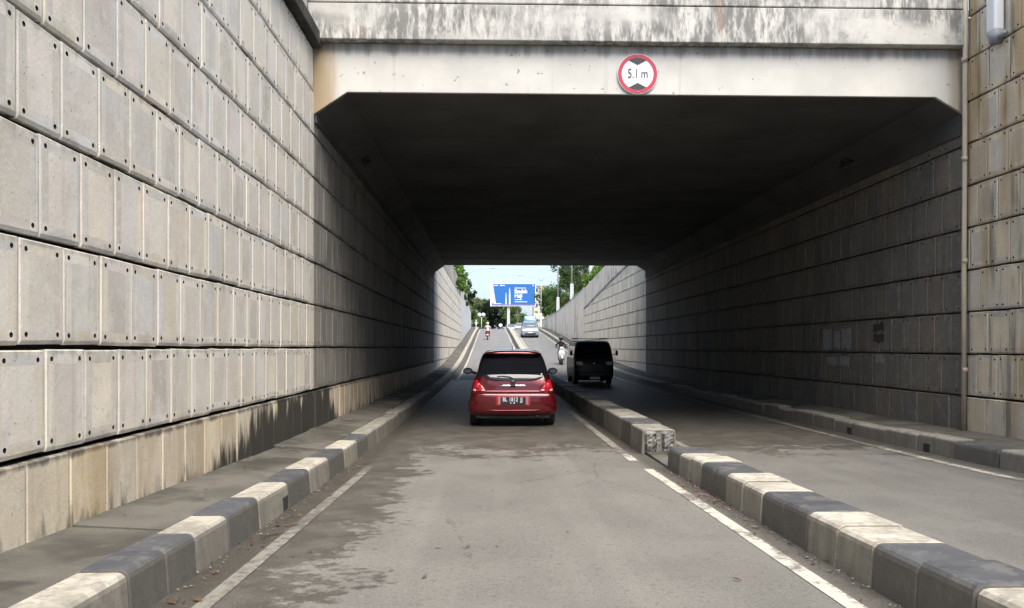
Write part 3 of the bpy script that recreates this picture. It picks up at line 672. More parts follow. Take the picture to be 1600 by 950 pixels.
# ------------------------------------------------------------------ the overbridge
br = tag(empty('road_bridge', (2.3, YP, EYE + 3.8)), 'concrete road bridge with painted fascia and weathered parapet over the underpass', 'bridge')
br.location = (0, 0, 0)
Zc = EYE + 3.84
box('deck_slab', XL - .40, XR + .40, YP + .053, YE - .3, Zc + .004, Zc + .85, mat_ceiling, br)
MB().prism([(XL - .02, Zc - .352), (XL + .50, Zc), (XR - .44, Zc), (XR + .02, Zc - .272), (XR + .02, Zc + .735), (XL - .02, Zc + .735)], YP, YP + .05).build('fascia_beam', mat_fascia, br, bevel=.008)
box('parapet_base', XL - .05, XR - .02, YP - .16, YP + .05, Zc + .738, Zc + 1.27, mat_weather, br, .012)
box('parapet', XL - .05, XR - .02, YP - .135, YP + .26, Zc + 1.30, Zc + 2.05, mat_weather, br, .012)
box('parapet_joint', XL - .04, XR - .03, YP - .10, YP + .2, Zc + 1.268, Zc + 1.302, mat_moss, br)
box('parapet', XL - .30, XR + .30, YE - .32, YE, Zc + .86, Zc + 2.0, mat_weather, br, .012)
box('fascia_beam', XL - .3, XR + .3, YE - .298, YE - .002, Zc - .0, Zc + .855, mat_ceiling, br)
hl = [(XL - .12, Zc - .45), (XL + .035, Zc - .45), (XL + .035, Zc - .33), (XL + .50, Zc - .003), (XL - .12, Zc - .003)]
hr = [(XR + .12, Zc - .57), (XR + .12, Zc - .003), (XR - .44, Zc - .003), (XR - .035, Zc - .25), (XR - .035, Zc - .57)]
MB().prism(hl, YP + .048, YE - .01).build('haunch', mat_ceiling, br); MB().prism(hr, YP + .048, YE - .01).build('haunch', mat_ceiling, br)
for yy in np.arange(YP + 2.4, YE - 1, 2.4): box('formwork_seam', XL + .52, XR - .46, yy, yy + .03, Zc - .006, Zc + .002, mat_ceiling, br)
# road surface on the bridge deck
box('deck_kerb', XL - .3, XR + .3, YP + .31, YE - .33, Zc + .853, Zc + .95, mat_road, br)
mat_glass_dim = plain('dusty_lens', (.10, .10, .09), .4); mat_fit = plain('sooty_fitting', (.03, .03, .03), .7)
for (fx, fz, rot, side_) in ((XL + .27, Zc - .22, R(35), 'left'), (XR - .27, Zc - .18, R(-32), 'right')):  # boxes stand for dark specks of unknown kind
    tl_ = tag(empty('guessed_lamp_box', (fx, 15.0, fz)), 'guessed small dark lamp box at an unidentified speck on the %s haunch of the underpass' % side_, 'lamp'); tl_.rotation_euler = (0, rot if fx > 0 else rot, 0)
    MB().box(-.07, .07, -.2, .2, -.08, -.02).build('housing', mat_fit, tl_, bevel=.015); MB().box(-.055, .055, -.17, .17, -.088, -.081).build('lens', mat_glass_dim, tl_)
    for q in (-.12, .12): MB().box(-.02, .02, q - .02, q + .02, -.02, .06).build('bracket', mat_fit, tl_)
# height limit sign
mat_pvc = plain('dirty_pvc_pipe', (.42, .36, .27), .6, var=.3); mat_pvcw = plain('white_pvc', (.72, .73, .74), .45, var=.06); mat_pvcg = plain('grey_pvc', (.24, .26, .28), .5, var=.1)
mat_white = plain('sign_white', (.66, .68, .69), .5, var=.12, vs=7); mat_red = plain('sign_red', (.42, .035, .065), .5, var=.25, vs=9); mat_black = plain('sign_black', (.03, .035, .045), .5, var=.05)
sg = tag(empty('height_limit_sign', (2.21, YP - .012, EYE + 4.14)), 'round red-ringed white sign with black wedges reading 5.1 m on the bridge fascia', 'road sign')
n = 48; ring = []; v = []
rimv = [(r_ * math.cos(2 * math.pi * k / n), y_, r_ * math.sin(2 * math.pi * k / n)) for (r_, y_) in ((.306, 0), (.306, -.02)) for k in range(n)]
obj('back_plate', rimv, [tuple(range(n, 2 * n))] + [(k, (k + 1) % n, (k + 1) % n + n, k + n) for k in range(n)], mat_white, sg)
v = [(r_ * math.cos(2 * math.pi * k / n), -.024, r_ * math.sin(2 * math.pi * k / n)) for r_ in (.298, .242) for k in range(n)]
obj('red_ring', v, [(k, (k + 1) % n, (k + 1) % n + n, k + n) for k in range(n)], mat_red, sg)
for s in (1, -1):
    arc = [(.242 * math.sin(a), -.025, s * .242 * math.cos(a)) for a in np.linspace(-R(33), R(33), 12)]
    obj('black_wedge', arc + [(0, -.025, s * .135)], [tuple(range(13))], mat_black, sg)
for body_, xx in (('5.1', -.068), ('m', .105)):
    t = text_mesh('sign_text', body_, .20, mat_black, sg, .0, sx=.72); t.location = (xx, -.026, 0)
for bx_ in (-.2, .2):
    MB().tube([(bx_ * .0, -.0245, bx_ * 1.36), (bx_ * .0, -.034, bx_ * 1.36)], .012, 8).build('bolt', mat_pvcg, sg)
# pipes on the right
pp = tag(empty('drain_pipe', (XR - .09, YP - .14, road(YP) + .22)), 'long tan drain pipe fixed upright beside the right end of the portal', 'pipe')
MB().tube([(0, 0, 0), (0, 0, 2.4), (.012, 0, 4.2), (.03, 0, 7.3)], .036, 12).build('pipe', mat_pvc, pp, True)
for z in (.9, 2.55, 4.1, 5.6): MB().tube([(.01, 0, z), (.01, 0, z + .07)], .044, 12).build('coupling', mat_pvc, pp, True)
pw = tag(empty('downpipe', (XR - .09, 10.72, EYE + 4.35)), 'white downpipe with grey end cap high on the right wall', 'pipe')
MB().box(-.085, .06, -.1, .1, .12, 1.6).build('pipe', mat_pvcw, pw, bevel=.03)
MB().tube([(0, 0, -.03), (0, 0, .13)], [.075, .115], 14).build('end_cap', mat_pvcg, pw, True); MB().tube([(0, 0, .03), (0, -.2, .05)], .04, 10).build('outlet', mat_pvcg, pw, True)
#PART2
# ------------------------------------------------------------------ trees, shrubs
def leaf_mat(name, c1, c2, c3):
    m = M(name, .6, .25)
    c = m.ramp(m.rnd(), [(0, c1), (.5, c2), (1, c3)])
    m.color(c)
    tr = m.node('ShaderNodeBsdfTranslucent'); m.put(tr.inputs['Color'], c)
    ms = m.node('ShaderNodeMixShader'); ms.inputs[0].default_value = .45
    out = m.nt.nodes['Material Output']
    m.nt.links.new(m.b.outputs[0], ms.inputs[1]); m.nt.links.new(tr.outputs[0], ms.inputs[2]); m.nt.links.new(ms.outputs[0], out.inputs['Surface'])
    return m.done()
leaf_mid = leaf_mat('leaves_mid', (0.068, 0.128, 0.033), (0.112, 0.188, 0.053), (0.180, 0.255, 0.090))
leaf_dark = leaf_mat('leaves_dark', (.012, .024, .014), (.022, .038, .022), (.035, .055, .032))
leaf_pale = leaf_mat('leaves_pale', (0.130, 0.169, 0.078), (0.195, 0.234, 0.117), (0.260, 0.286, 0.156))
leaf_vivid = leaf_mat('leaves_vivid', (0.081, 0.162, 0.027), (0.149, 0.257, 0.054), (0.216, 0.338, 0.081))
leaf_feather = leaf_mat('leaves_feathery', (0.091, 0.130, 0.078), (0.156, 0.195, 0.130), (0.221, 0.260, 0.195))
mat_bark = concrete('bark', (.16, .13, .10), (.10, .085, .07), .5, (.05, .045, .04), 4, (5, 5, 1))
def crown_mesh(blobs, n, size, drop=0):
    """leaf blades spread through lumpy clusters"""
    tot = sum(b[3] ** 2 for b in blobs); P = []
    for x, y, z, r in blobs:
        k = max(12, int(n * r * r / tot))
        ncl = max(5, k // 45)                       # twigs within the blob
        d = rng.normal(size=(ncl, 3)); d /= np.linalg.norm(d, axis=1)[:, None]
        cl = d * (rng.random((ncl, 1)) ** .45) * r * np.array([1, 1, .8])
        idx = rng.integers(0, ncl, k)
        p = cl[idx] + rng.normal(size=(k, 3)) * r * .17 + np.array([x, y, z]); P.append(p)
    P = np.concatenate(P); k = len(P)
    a = rng.normal(size=(k, 3)); a[:, 2] *= .6; a /= np.linalg.norm(a, axis=1)[:, None]
    b = rng.normal(size=(k, 3)); b -= a * (a * b).sum(1)[:, None]; b /= np.linalg.norm(b, axis=1)[:, None]
    s = size * (.6 + .8 * rng.random((k, 1)))
    a = a * s; b = b * s * .5
    V = np.stack([P - a, P + b * .9 - a * .15, P + a, P - b * .9 - a * .15], 1).reshape(-1, 3)
    F = np.arange(4 * k).reshape(k, 4)
    return V.tolist(), F.tolist()
def tree(name, label, base, h, spread, leafm, n=3500, size=.16, nb=9, trunk_r=.16, first=.45, group='trees beyond the trench walls', lean=(0, 0)):
    root = tag(empty(name, base), label, 'tree', group)
    bl = []; limbs = MB()
    top = Vector((lean[0], lean[1], h * .82))
    limbs.tube([(0, 0, -.3), (top.x * .3, top.y * .3, h * first * .6), (top.x * .6, top.y * .6, h * first), tuple(top)], [trunk_r * 1.25, trunk_r, trunk_r * .75, trunk_r * .2], 8)
    for i in range(nb):
        an = 2 * math.pi * (i * .618 + random.random() * .15); t = random.random()
        rr = spread * (.35 + .6 * random.random()) * (1 - .45 * t); zz = h * (first + .08 + (1 - first) * .85 * t)
        c = (top.x * .7 + rr * math.cos(an), top.y * .7 + rr * math.sin(an), zz); r_ = spread * random.uniform(.3, .5)
        bl.append((*c, r_))
        s0 = h * (first * .75 + .25 * t); limbs.tube([(top.x * .5, top.y * .5, s0), (c[0] * .55, c[1] * .55, (s0 + zz) / 2 + .15), c], [trunk_r * .45, trunk_r * .3, trunk_r * .08], 6)
    bl.append((top.x, top.y, h * .88, spread * .42))
    V, F = crown_mesh(bl, int(n * 1.7), size)
    obj('crown', V, F, leafm, root); limbs.build('trunk', mat_bark, root, True)
    return root
gr = lambda x, y: (x, y, grade(y) if y < 113 else EYE + 2.78)
tree('tree', 'feathery pale tree rising highest above the right ramp wall', gr(11.2, 92), 11.5, 4.2, leaf_feather, 2600, .17, 12)
tree('tree', 'full green tree behind the two nearer right lamp posts', gr(12.8, 80), 9.5, 3.6, leaf_mid, 4200, .17, 11)
tree('tree', 'dark green tree behind the middle right lamp post', gr(10.4, 100), 8.0, 3.4, leaf_mid, 3800, .18, 10)
tree('tree', 'vivid green bushy tree nearest above the right ramp wall', gr(11.4, 66), 7.2, 3.0, leaf_vivid, 4200, .16, 11, first=.25)
tree('tree', 'green tree leaning over the right wall next to the bridge opening', gr(13.6, 58), 8.6, 3.2, leaf_vivid, 3400, .16, 10, first=.3)
tree('tree', 'spreading tree behind the billboard\'s lower right corner', gr(10.2, 128), 6.6, 4.0, leaf_mid, 4200, .22, 12, first=.35)
tree('tree', 'low dark tree between the billboard leg and the teal truck', gr(5.8, 186), 7.0, 4.2, leaf_mid, 3600, .28, 11, first=.25)
tree('tree', 'big dark rounded tree under the left half of the billboard', gr(.6, 200), 9.6, 4.4, leaf_dark, 6500, .34, 16, first=.18)
tree('tree', 'pale yellow-green tree at the end of the street left of the dark tree', gr(-4.6, 235), 12.5, 4.6, leaf_pale, 4000, .4, 12, first=.3)
tree('tree', 'olive tree behind the far scooters at the left', gr(-5.2, 190), 7.0, 3.6, leaf_mid, 3500, .3, 10, first=.15)
tree('tree', 'slim dark tree just past the end of the left white wall', gr(-4.5, 118), 8.0, 1.9, leaf_dark, 2600, .2, 10, first=.2)
tree('tree', 'bright green tree leaning over the left ramp wall', gr(-4.4, 66), 6.0, 1.9, leaf_vivid, 3200, .14, 10, first=.2)
tree('tree', 'green tree behind the left lamp post', gr(-5.6, 90), 7.5, 2.3, leaf_mid, 2800, .17, 10, first=.2)
tree('tree', 'grey-green tree far behind the right-hand trees', gr(17, 150), 10.5, 5, leaf_feather, 3200, .28, 11)
tree('tree', 'green tree far right behind the lamp posts', gr(18.5, 105), 11, 4.5, leaf_mid, 3600, .22, 11)
def shrub(label, base, L, hgt, leafm, n, hang):
    root = tag(empty('climbing_plant', base), label, 'plant', 'plants spilling over the ramp walls')
    bl = []; stems = MB()
    for i in range(9):
        t = i / 8 * L; bl.append((random.uniform(-.3, .35), t, random.uniform(.1, hgt), random.uniform(.35, .6)))
        stems.tube([(-.3, t, -.6), (bl[-1][0], t, bl[-1][2])], [.03, .012], 5)
    for i in range(hang): bl.append((.45, random.uniform(0, L), -random.uniform(.2, 1.1), .3))
    V, F = crown_mesh(bl, n, .13); obj('foliage', V, F, leafm, root); stems.build('stems', mat_bark, root)['kind'] = 'stuff'
shrub('bright creeper hanging over the top of the left ramp wall', (XL - .25, 57, EYE + 5.75), 9, .9, leaf_vivid, 2600, 7)
shrub('creeper on top of the left white wall', (XL - .3, 70, EYE + 5.45), 10, .7, leaf_mid, 2000, 3)
shrub('low leafy growth along the right ramp parapet', (XR + .6, 47, EYE + 4.9), 14, 1.3, leaf_vivid, 4600, 0)
shrub('leafy hedge behind the streaked tan wall', (XR + .9, 62, EYE + 4.1), 24, 1.2, leaf_mid, 5200, 0)

# ------------------------------------------------------------------ lamp posts, globes, billboard, far buildings
mat_steel = plain('galvanised_steel', (.46, .48, .48), .5, .3, var=.1); mat_boxgrey = plain('post_box_grey', (.50, .52, .52), .6, var=.15)
mat_lens = plain('lamp_lens', (.75, .75, .72), .3, var=.05)
def lamp_post(label, x, y, arms, h=9.5, zb=None):
    zb = ptop_r(y) - .4 if zb is None else zb
    root = tag(empty('lamp_post', (x, y, zb)), label, 'street lamp', 'lamp posts along the ramp')
    MB().loft([[(sx * w_, sy * w_, z) for sx, sy in ((-1, -1), (1, -1), (1, 1), (-1, 1))] for z, w_ in ((0, .21), (.1, .19), (2.3, .16), (2.4, .10))]).build('base_housing', mat_boxgrey, root, bevel=.015)
    MB().tube([(0, 0, 2.38), (0, 0, h * .6), (0, 0, h)], [.075, .065, .05], 10).build('pole', mat_steel, root, True)
    for s in arms:
        MB().tube([(0, 0, h - .25), (s * .5, 0, h + .2), (s * 1.4, 0, h + .55), (s * 2.6, 0, h + .72), (s * 3.0, 0, h + .74)], [.045, .04, .035, .03, .03], 8).build('arm', mat_steel, root, True)
        lh = MB().loft([[(s * (3.0 + u), yy * k_, h + .74 + zz * k_) for yy, zz in ((-.13, 0), (-.08, .08), (.08, .08), (.13, 0), (.08, -.05), (-.08, -.05))] for u, k_ in ((0, .5), (.15, 1), (.55, 1), (.7, .4))]).build('lamp_head', mat_boxgrey, root, True)
        MB().box(min(s * 3.18, s * 3.52), max(s * 3.18, s * 3.52), -.07, .07, h + .665, h + .69).build('lens', mat_lens, lh)
lamp_post('slim lamp post behind the right wall, nearest the bridge', 7.75, 59.5, (-1,))
lamp_post('lamp post with tall grey housing, second from the bridge on the right', 7.75, 74, (-1,))
lamp_post('lamp post with grey housing, third from the bridge on the right', 7.75, 89.5, (-1,), 9.8)
lamp_post('farthest right lamp post with two arms, beside the billboard', 7.75, 120, (-1, 1), 7.6, EYE + 3.0)
lamp_post('lamp post standing behind the left white wall', -3.15, 98, (1,), 6.0, EYE + 3.4)
mat_globe = plain('opal_globe', (.80, .82, .78), .35, var=.03)
gl = tag(empty('globe_lamp', gr(-1.95, 150)), 'short post with two white globes at the end of the street', 'street lamp')
MB().tube([(0, 0, 0), (0, 0, 3.1)], [.09, .06], 8).build('post', mat_steel, gl, True)
MB().tube([(-.38, 0, 3.2), (-.3, 0, 3.05), (.3, 0, 3.05), (.38, 0, 3.2)], .035, 6).build('cross_arm', mat_steel, gl, True)
for s in (-1, 1): MB().ball((s * .38, 0, 3.6), .38, 16, 10).build('globe', mat_globe, gl, True)
rs = tag(empty('round_sign', gr(7.15, 124)), 'round white sign on a post beside the farthest right lamp post', 'road sign')
MB().tube([(0, 0, 0), (0, 0, 2.5)], .04, 8).build('post', mat_steel, rs, True)
MB().loft([[(.33 * math.cos(a), y_, 2.5 + .33 * math.sin(a)) for a in np.linspace(0, 2 * math.pi, 25)[:-1]] for y_ in (-.06, -.085)]).build('disc', mat_white, rs)
rs2 = tag(empty('median_sign', (1.75, 148, EYE + 2.9)), 'small white round sign at the crest of the ramp', 'road sign')
MB().tube([(0, 0, 0), (0, 0, 1.2)], .04, 8).build('post', mat_steel, rs2, True)
MB().loft([[(.36 * math.cos(a), y_, 1.4 + .33 * math.sin(a)) for a in np.linspace(0, 2 * math.pi, 25)[:-1]] for y_ in (-.06, -.085)]).build('disc', mat_white, rs2)

bx, by, S = 801.6, 150., 150 / 1200          # billboard centre and metres per photo pixel at its distance
X0, X1, Z0, Z1 = (766 - 768) * S, (837.4 - 768) * S, EYE + (543 - 478.5) * S, EYE + (543 - 442.3) * S
bb = tag(empty('billboard', ((X0 + X1) / 2, by, EYE + 2.8)), 'large blue billboard reading Ibadah Haji over the street', 'billboard')
cx, cz = (X0 + X1) / 2, EYE + 2.8
def rel(u, v): return (X0 + (X1 - X0) * u - cx, Z0 + (Z1 - Z0) * v - cz)       # 0..1 across the board, measured on the board itself
def prow(mt): return plain(mt, (.5, .5, .5))
mat_blue = plain('billboard_blue', (.02, .135, .42), .5, var=.08, vs=.3); mat_print = plain('billboard_white', (.80, .82, .84), .5, var=.05); mat_purple = plain('billboard_purple', (.16, .16, .34), .5, var=.2, vs=.4); mat_pink = plain('billboard_pink', (.62, .58, .66), .5, var=.1)
def poly(name, pts, y, mt, par):
    p = [rel(*q) for q in pts]; n = len(p)
    return obj(name, [(x, y, z) for x, z in p] + [(x, y + .01, z) for x, z in p], [tuple(range(n))] + [(i, i + n, (i + 1) % n + n, (i + 1) % n) for i in range(n)], mt, par)
fr = MB(); a0, c0 = rel(0, 0); a1, c1 = rel(1, 1); fr.box(a0, a1, .0, .35, c0, c1).build('board', mat_print, bb, bevel=.03)
face = poly('blue_face', [(.055, .965), (.985, .965), (.985, .04), (.13, .04)], -.012, mat_blue, bb)
poly('purple_edge', [(.03, .13), (.10, .12), (.55, .09), (.985, .075), (.985, .03), (.03, .03)], -.024, mat_purple, bb)
poly('pink_corner', [(.03, .30), (.085, .22), (.10, .13), (.03, .13)], -.023, mat_pink, bb)
for u, tp_, wd in ((.345, .60, .011), (.425, .80, .016)):
    poly('tower_print', [(u - wd, .08), (u + wd, .08), (u + wd, tp_ - .30), (u + wd * .7, tp_ - .28), (u + wd * .6, tp_ - .12), (u + .002, tp_), (u - .002, tp_), (u - wd * .6, tp_ - .12), (u - wd * .7, tp_ - .28), (u - wd, tp_ - .30)], -.036, mat_print, bb)
for (u0, u1, v0, v1) in ((.07, .17, .885, .915), (.215, .235, .875, .93), (.24, .32, .885, .912), (.93, .945, .86, .93), (.535, .78, .775, .80), (.535, .70, .275, .30), (.535, .81, .18, .205), (.08, .24, .10, .125)):
    poly('small_print', [(u0, v0), (u1, v0), (u1, v1), (u0, v1)], -.037, mat_print, bb)
for body, v in (('Ibadah', .64), ('Haji', .45)):
    t = text_mesh('lettering', body, 1.12, mat_print, bb, .004, 'LEFT', bold=.03); x, z = rel(.53, v); t.location = (x, -.04, z); t.scale = (.86, 1, 1)
u0, _ = rel(.40, 0); MB().box(u0 - .28, u0 + .28, .36, .9, 0, c0 - .002).build('leg', mat_boxgrey, bb, bevel=.03)
u1, _ = rel(.60, 0); MB().box(u1 - .16, u1 + .16, .36, .8, 0, c0 - .002).build('leg', mat_bark, bb, bevel=.03)
for u in (.1, .3, .5, .7, .9): x, z = rel(u, 0); MB().tube([(x, .1, c1), (x, -.9, c1 + .35)], .03, 6).build('light_bracket', mat_steel, bb)
mat_wallw = plain('far_wall_white', (.66, .66, .64), .8, var=.08, vs=.2); mat_wallb = plain('far_wall_beige', (.55, .49, .40), .8, var=.1, vs=.2); mat_glassd = plain('far_window_glass', (.06, .075, .09), .2, var=.1)
mat_roof = plain('far_roof', (.28, .27, .26), .8)
def building(label, x, y, w_, d_, h, fl, nw, mt):
    root = tag(empty('building', (x, y, EYE + 2.78)), label, 'building', 'buildings at the end of the street')
    box('wall', -w_ / 2, w_ / 2, 0, d_, -.3, h, mt, root); box('roof', -w_ / 2 - .25, w_ / 2 + .25, -.25, d_ + .25, h + .002, h + .5, mat_roof, root)
    for i in range(fl):
        for k in range(nw):
            cx_ = -w_ / 2 + w_ * (k + .5) / nw; z = h * (i + .35) / fl
            o = box('window', cx_ - w_ / nw * .28, cx_ + w_ / nw * .28, -.03, .05, z, z + h / fl * .45, mat_glassd, root)
            box('sill', cx_ - w_ / nw * .32, cx_ + w_ / nw * .32, -.12, -.004, z - .14, z - .01, mt, o)
building('white tower block seen below the billboard', 8.0, 330, 4.4, 8, 22, 7, 3, mat_wallw)
building('beige block half hidden behind the right trees', 19.5, 300, 6, 9, 21, 7, 3, mat_wallb)
building('low white house at the far left end of the street', -8.5, 260, 9, 8, 6.5, 2, 4, mat_wallw)
building('low grey shop row behind the far cars', 14, 250, 12, 8, 6.0, 2, 5, mat_wallb)

# ------------------------------------------------------------------ vehicles: ring-lofted bodies whose near end lies at local y = 0
mat_rubber = plain('tyre_rubber', (.018, .018, .018), .85, var=.2); mat_rim = plain('alloy_rim', (.38, .39, .40), .35, .7); mat_trim = plain('black_trim', (.014, .014, .016), .45, spec=.5)
mat_chrome = plain('chrome', (.78, .78, .78), .12, .95, var=.05); mat_under = plain('underside', (.01, .01, .01), .9)
def glass_mat(name, c, r=.04):
    m = M(name, r, .6); m.color(m.mix(m.math('MULTIPLY', m.noise(m.pos(), 2, 4), .35), c, tuple(v + .012 for v in c))); return m.done()
mat_glass = glass_mat('tinted_glass', (.010, .011, .014)); mat_glass_l = glass_mat('windscreen_glass', (.10, .12, .14), .08)
def car_paint(name, c, metal=.25, rough=.32):
    m = M(name, rough, .5); n = m.noise(m.pos(), 1.6, 5, .6); f = m.noise(m.pos(), 240, 2)
    cc = m.mix(m.math('MULTIPLY', m.step(n, .45, .75), .22), c, tuple(v * .55 + .02 for v in c)); m.color(m.mix(.2, cc, m.ramp(f, [(.3, (.75, .75, .75)), (.7, (1.25, 1.25, 1.25))]), 'MULTIPLY'))
    m.b.inputs['Metallic'].default_value = metal; m.b.inputs['Coat Weight'].default_value = .8; m.b.inputs['Coat Roughness'].default_value = .06
    return m.done()
class Body:
    """keys: list of (z, half width, near y, far y, bow, corner radius)"""
    def __init__(s, keys):
        s.k = keys; zs = [k[0] for k in keys]; s.f = [pchip([(z, k[i]) for z, k in zip(zs, keys)]) for i in range(1, 6)]
        s.z0, s.z1 = zs[0], zs[-1]
    def near(s, x, z):
        w_, r_, _, b, c = (g(z) for g in s.f); ax = min(abs(x), w_ - 1e-4); y = r_ + b * (ax / w_) ** 2
        if ax > w_ - c: y += c * (1 - math.sqrt(max(0, 1 - ((ax - (w_ - c)) / c) ** 2)))
        return y
    def ring(s, z):
        w_, r_, f_, b, c = (g(z) for g in s.f); out = []
        xs = [0, .3 * w_, .6 * w_, w_ - c] + [w_ - c + c * math.sin(a) for a in (R(25), R(50), R(72), R(88))]
        q = [(x, s.near(x, z)) for x in xs]; ye = q[-1][1]
        fc = min(.35, w_ * .5); side = [(w_, ye + (f_ - fc - ye) * t) for t in (.12, .35, .65, .9)]
        fq = [(w_ - fc + fc * math.cos(a), f_ - fc + fc * math.sin(a) - .0) for a in (0, R(30), R(60), R(90))] + [(0, f_ + .06)]
        half = q + side + fq
        return [(x, y, z) for x, y in half] + [(-x, y, z) for x, y in half[::-1][1:-1]]
    def build(s, name, mats, sel, parent, extra=()):
        zs = sorted(set([k[0] for k in s.k] + list(extra) + list(np.linspace(s.z0, s.z1, 40))))
        mb = MB().loft([s.ring(z) for z in zs]); o = mb.build(name, mats, parent, True)
        for p in o.data.polygons: p.material_index = sel(p.center)
        return o
    def patch(s, name, rows_, mat, parent, off=.006, nx=10, mirror=False, nz=None):
        """rows_: [(z, x0, x1)] outline on the near face"""
        zz = [r_[0] for r_ in rows_]; f0 = pchip([(r_[0], r_[1]) for r_ in rows_]) ; f1 = pchip([(r_[0], r_[2]) for r_ in rows_])
        nz = nz or max(4, int((zz[-1] - zz[0]) / .03)); out = []
        for sgn in ((1, -1) if mirror else (1,)):
            v = []; f = []; n = nx + 1
            for j in range(nz + 1):
                z = zz[0] + (zz[-1] - zz[0]) * j / nz
                for i in range(n):
                    x = f0(z) + (f1(z) - f0(z)) * i / nx; edge = i in (0, nx) or j in (0, nz)
                    v.append((sgn * x, s.near(x, z) - (off * .2 if edge else off), z))
            f = [(j * n + i, j * n + i + 1, (j + 1) * n + i + 1, (j + 1) * n + i)[::(1 if sgn > 0 else -1)] for j in range(nz) for i in range(nx)]
            out.append(obj(name, v, f, mat, parent, True))
        return out
def wheel(x, y, r_, wd, root, rimr=.62):
    o = MB()
    prof = [(-wd / 2, r_ * .66), (-wd / 2, r_ * .92), (-wd * .38, r_), (wd * .38, r_), (wd / 2, r_ * .92), (wd / 2, r_ * .66)]
    n = 26
    o.loft([[(px, pr * math.cos(2 * math.pi * k / n), pr * math.sin(2 * math.pi * k / n)) for k in range(n)] for px, pr in prof], False)
    t = o.build('wheel', mat_rubber, root, True); t.location = (x, y, r_)
    rim = MB()
    for s in (-1, 1):
        rim.loft([[(s * wd * .42, q * math.cos(2 * math.pi * k / n), q * math.sin(2 * math.pi * k / n)) for k in range(n)][::s] for q in (r_ * .66, r_ * rimr * .9, .05)], False)
        for a in range(5):
            an = a * 2 * math.pi / 5; rim.tube([(s * wd * .46, .05 * math.cos(an), .05 * math.sin(an)), (s * wd * .46, r_ * .6 * math.cos(an), r_ * .6 * math.sin(an))], .022, 5)
    rim.build('rim', mat_rim, t); return t
def place(name, label, x, y, cat, group=None): return tag(empty(name, (x, y, road(y) + .004), 0, slope(y + 1.5)), label, cat, group)

# --- the red hatchback, seen from behind
mat_cred = car_paint('red_car_paint', (.135, .004, .009), .5, .2); mat_tail = plain('tail_lamp_red', (.62, .012, .03), .12, spec=.6, coat=.8); mat_clear = plain('lamp_clear', (.72, .70, .68), .12, spec=.7, coat=.5)
mat_plate = plain('plate_black', (.02, .025, .035), .5, var=.1); mat_ptxt = plain('plate_white', (.75, .78, .82), .5, var=.05); mat_refl_d = plain('unlit_brake_lamp', (.07, .012, .015), .3); mat_refl = plain('reflector_pink', (.50, .16, .17), .35)
rc = place('hatchback_car', 'red hatchback driving ahead into the underpass, number plate BL 1812 JJ', .405, 14.4, 'car')
B1 = Body([(.20, .74, .16, 3.35, .05, .16), (.235, .80, .06, 3.42, .05, .16), (.31, .835, .005, 3.48, .05, .15), (.42, .835, -.005, 3.50, .05, .15), (.56, .815, .0, 3.50, .05, .15), (.625, .80, .018, 3.48, .05, .15), (.648, .795, .035, 3.46, .05, .15),
           (.665, .79, .095, 3.44, .05, .14), (.72, .785, .105, 3.40, .05, .14), (.80, .765, .115, 3.30, .055, .14), (.865, .74, .13, 3.05, .06, .14), (.93, .715, .15, 2.75, .06, .14), (1.0, .69, .182, 2.55, .06, .13), (1.06, .67, .225, 2.45, .06, .13), (1.15, .65, .305, 2.30, .06, .13),
           (1.30, .605, .43, 2.05, .06, .13), (1.37, .57, .50, 1.92, .06, .13), (1.415, .53, .58, 1.8, .06, .13), (1.45, .45, .74, 1.65, .04, .12), (1.475, .28, .98, 1.5, .02, .1)])
B1.build('body', [mat_cred, mat_glass, mat_trim], lambda c: 1 if (.955 < c.z < 1.365 and (c.y > .36 or abs(c.x) > .40)) else (2 if c.z < .235 else 0), rc, (.955, 1.365))
rw = B1.patch('rear_window', [(.865, -.36, .36), (.885, -.47, .47), (.93, -.565, .565), (1.0, -.60, .60), (1.15, -.575, .575), (1.30, -.53, .53), (1.365, -.50, .50)], mat_glass, rc, .012, 16)[0]
B1.patch('third_brake_lamp', [(1.31, -.09, .09), (1.322, -.09, .09)], mat_refl_d, rw, .02, 6, nz=2)
sp = MB(); secs = []
for t in np.linspace(-1, 1, 17):
    w_ = .555 * t; d = .06 * t ** 4
    secs.append([(w_, .335 + d, 1.375), (w_, .31 + d, 1.39), (w_, .33 + d, 1.43 - .045 * t ** 4), (w_, .62, 1.458 - .06 * t ** 4), (w_, .62, 1.37)])
sp.loft([q[::-1] for q in secs]).build('roof_spoiler', mat_cred, rc, True, bevel=.006)
B1.patch('tailgate_side_seam', [(.668, .503, .511), (.70, .497, .505), (.76, .53, .538), (.85, .60, .608), (.885, .62, .628)], mat_trim, rc, .010, 2, True)
B1.patch('bumper_side_seam', [(.60, .735, .79), (.607, .735, .79)], mat_trim, rc, .008, 3, True, nz=1)
B1.patch('tailgate_seam', [(.664, -.50, .50), (.673, -.50, .50)], mat_trim, rc, .012, 10, nz=1)
tl = B1.patch('tail_lamp', [(.672, .525, .762), (.70, .515, .763), (.735, .535, .757), (.78, .575, .748), (.84, .635, .728), (.895, .69, .705)], mat_tail, rc, .022, 8, True)
for t_, s in zip(tl, (1, -1)):
    for xa, xb in ((.53, .60), (.70, .758)):
        o = B1.patch('clear_lens', [(.672, xa, xb), (.695, xa - .004, xb), (.718, xa + .012, xb - .004)], mat_clear, t_, .032, 5)[0]
        if s < 0: o.scale = (-1, 1, 1)
    cyl = MB().loft([[(s * .655 + q * math.cos(a), yy, .775 + q * math.sin(a)) for a in np.linspace(0, 2 * math.pi, 17)[:-1]] for q, yy in ((.052, B1.near(.655, .775) - .015), (.05, B1.near(.655, .775) - .04), (.02, B1.near(.655, .775) - .034))])
    cyl.build('stop_lens', mat_tail, t_, True)
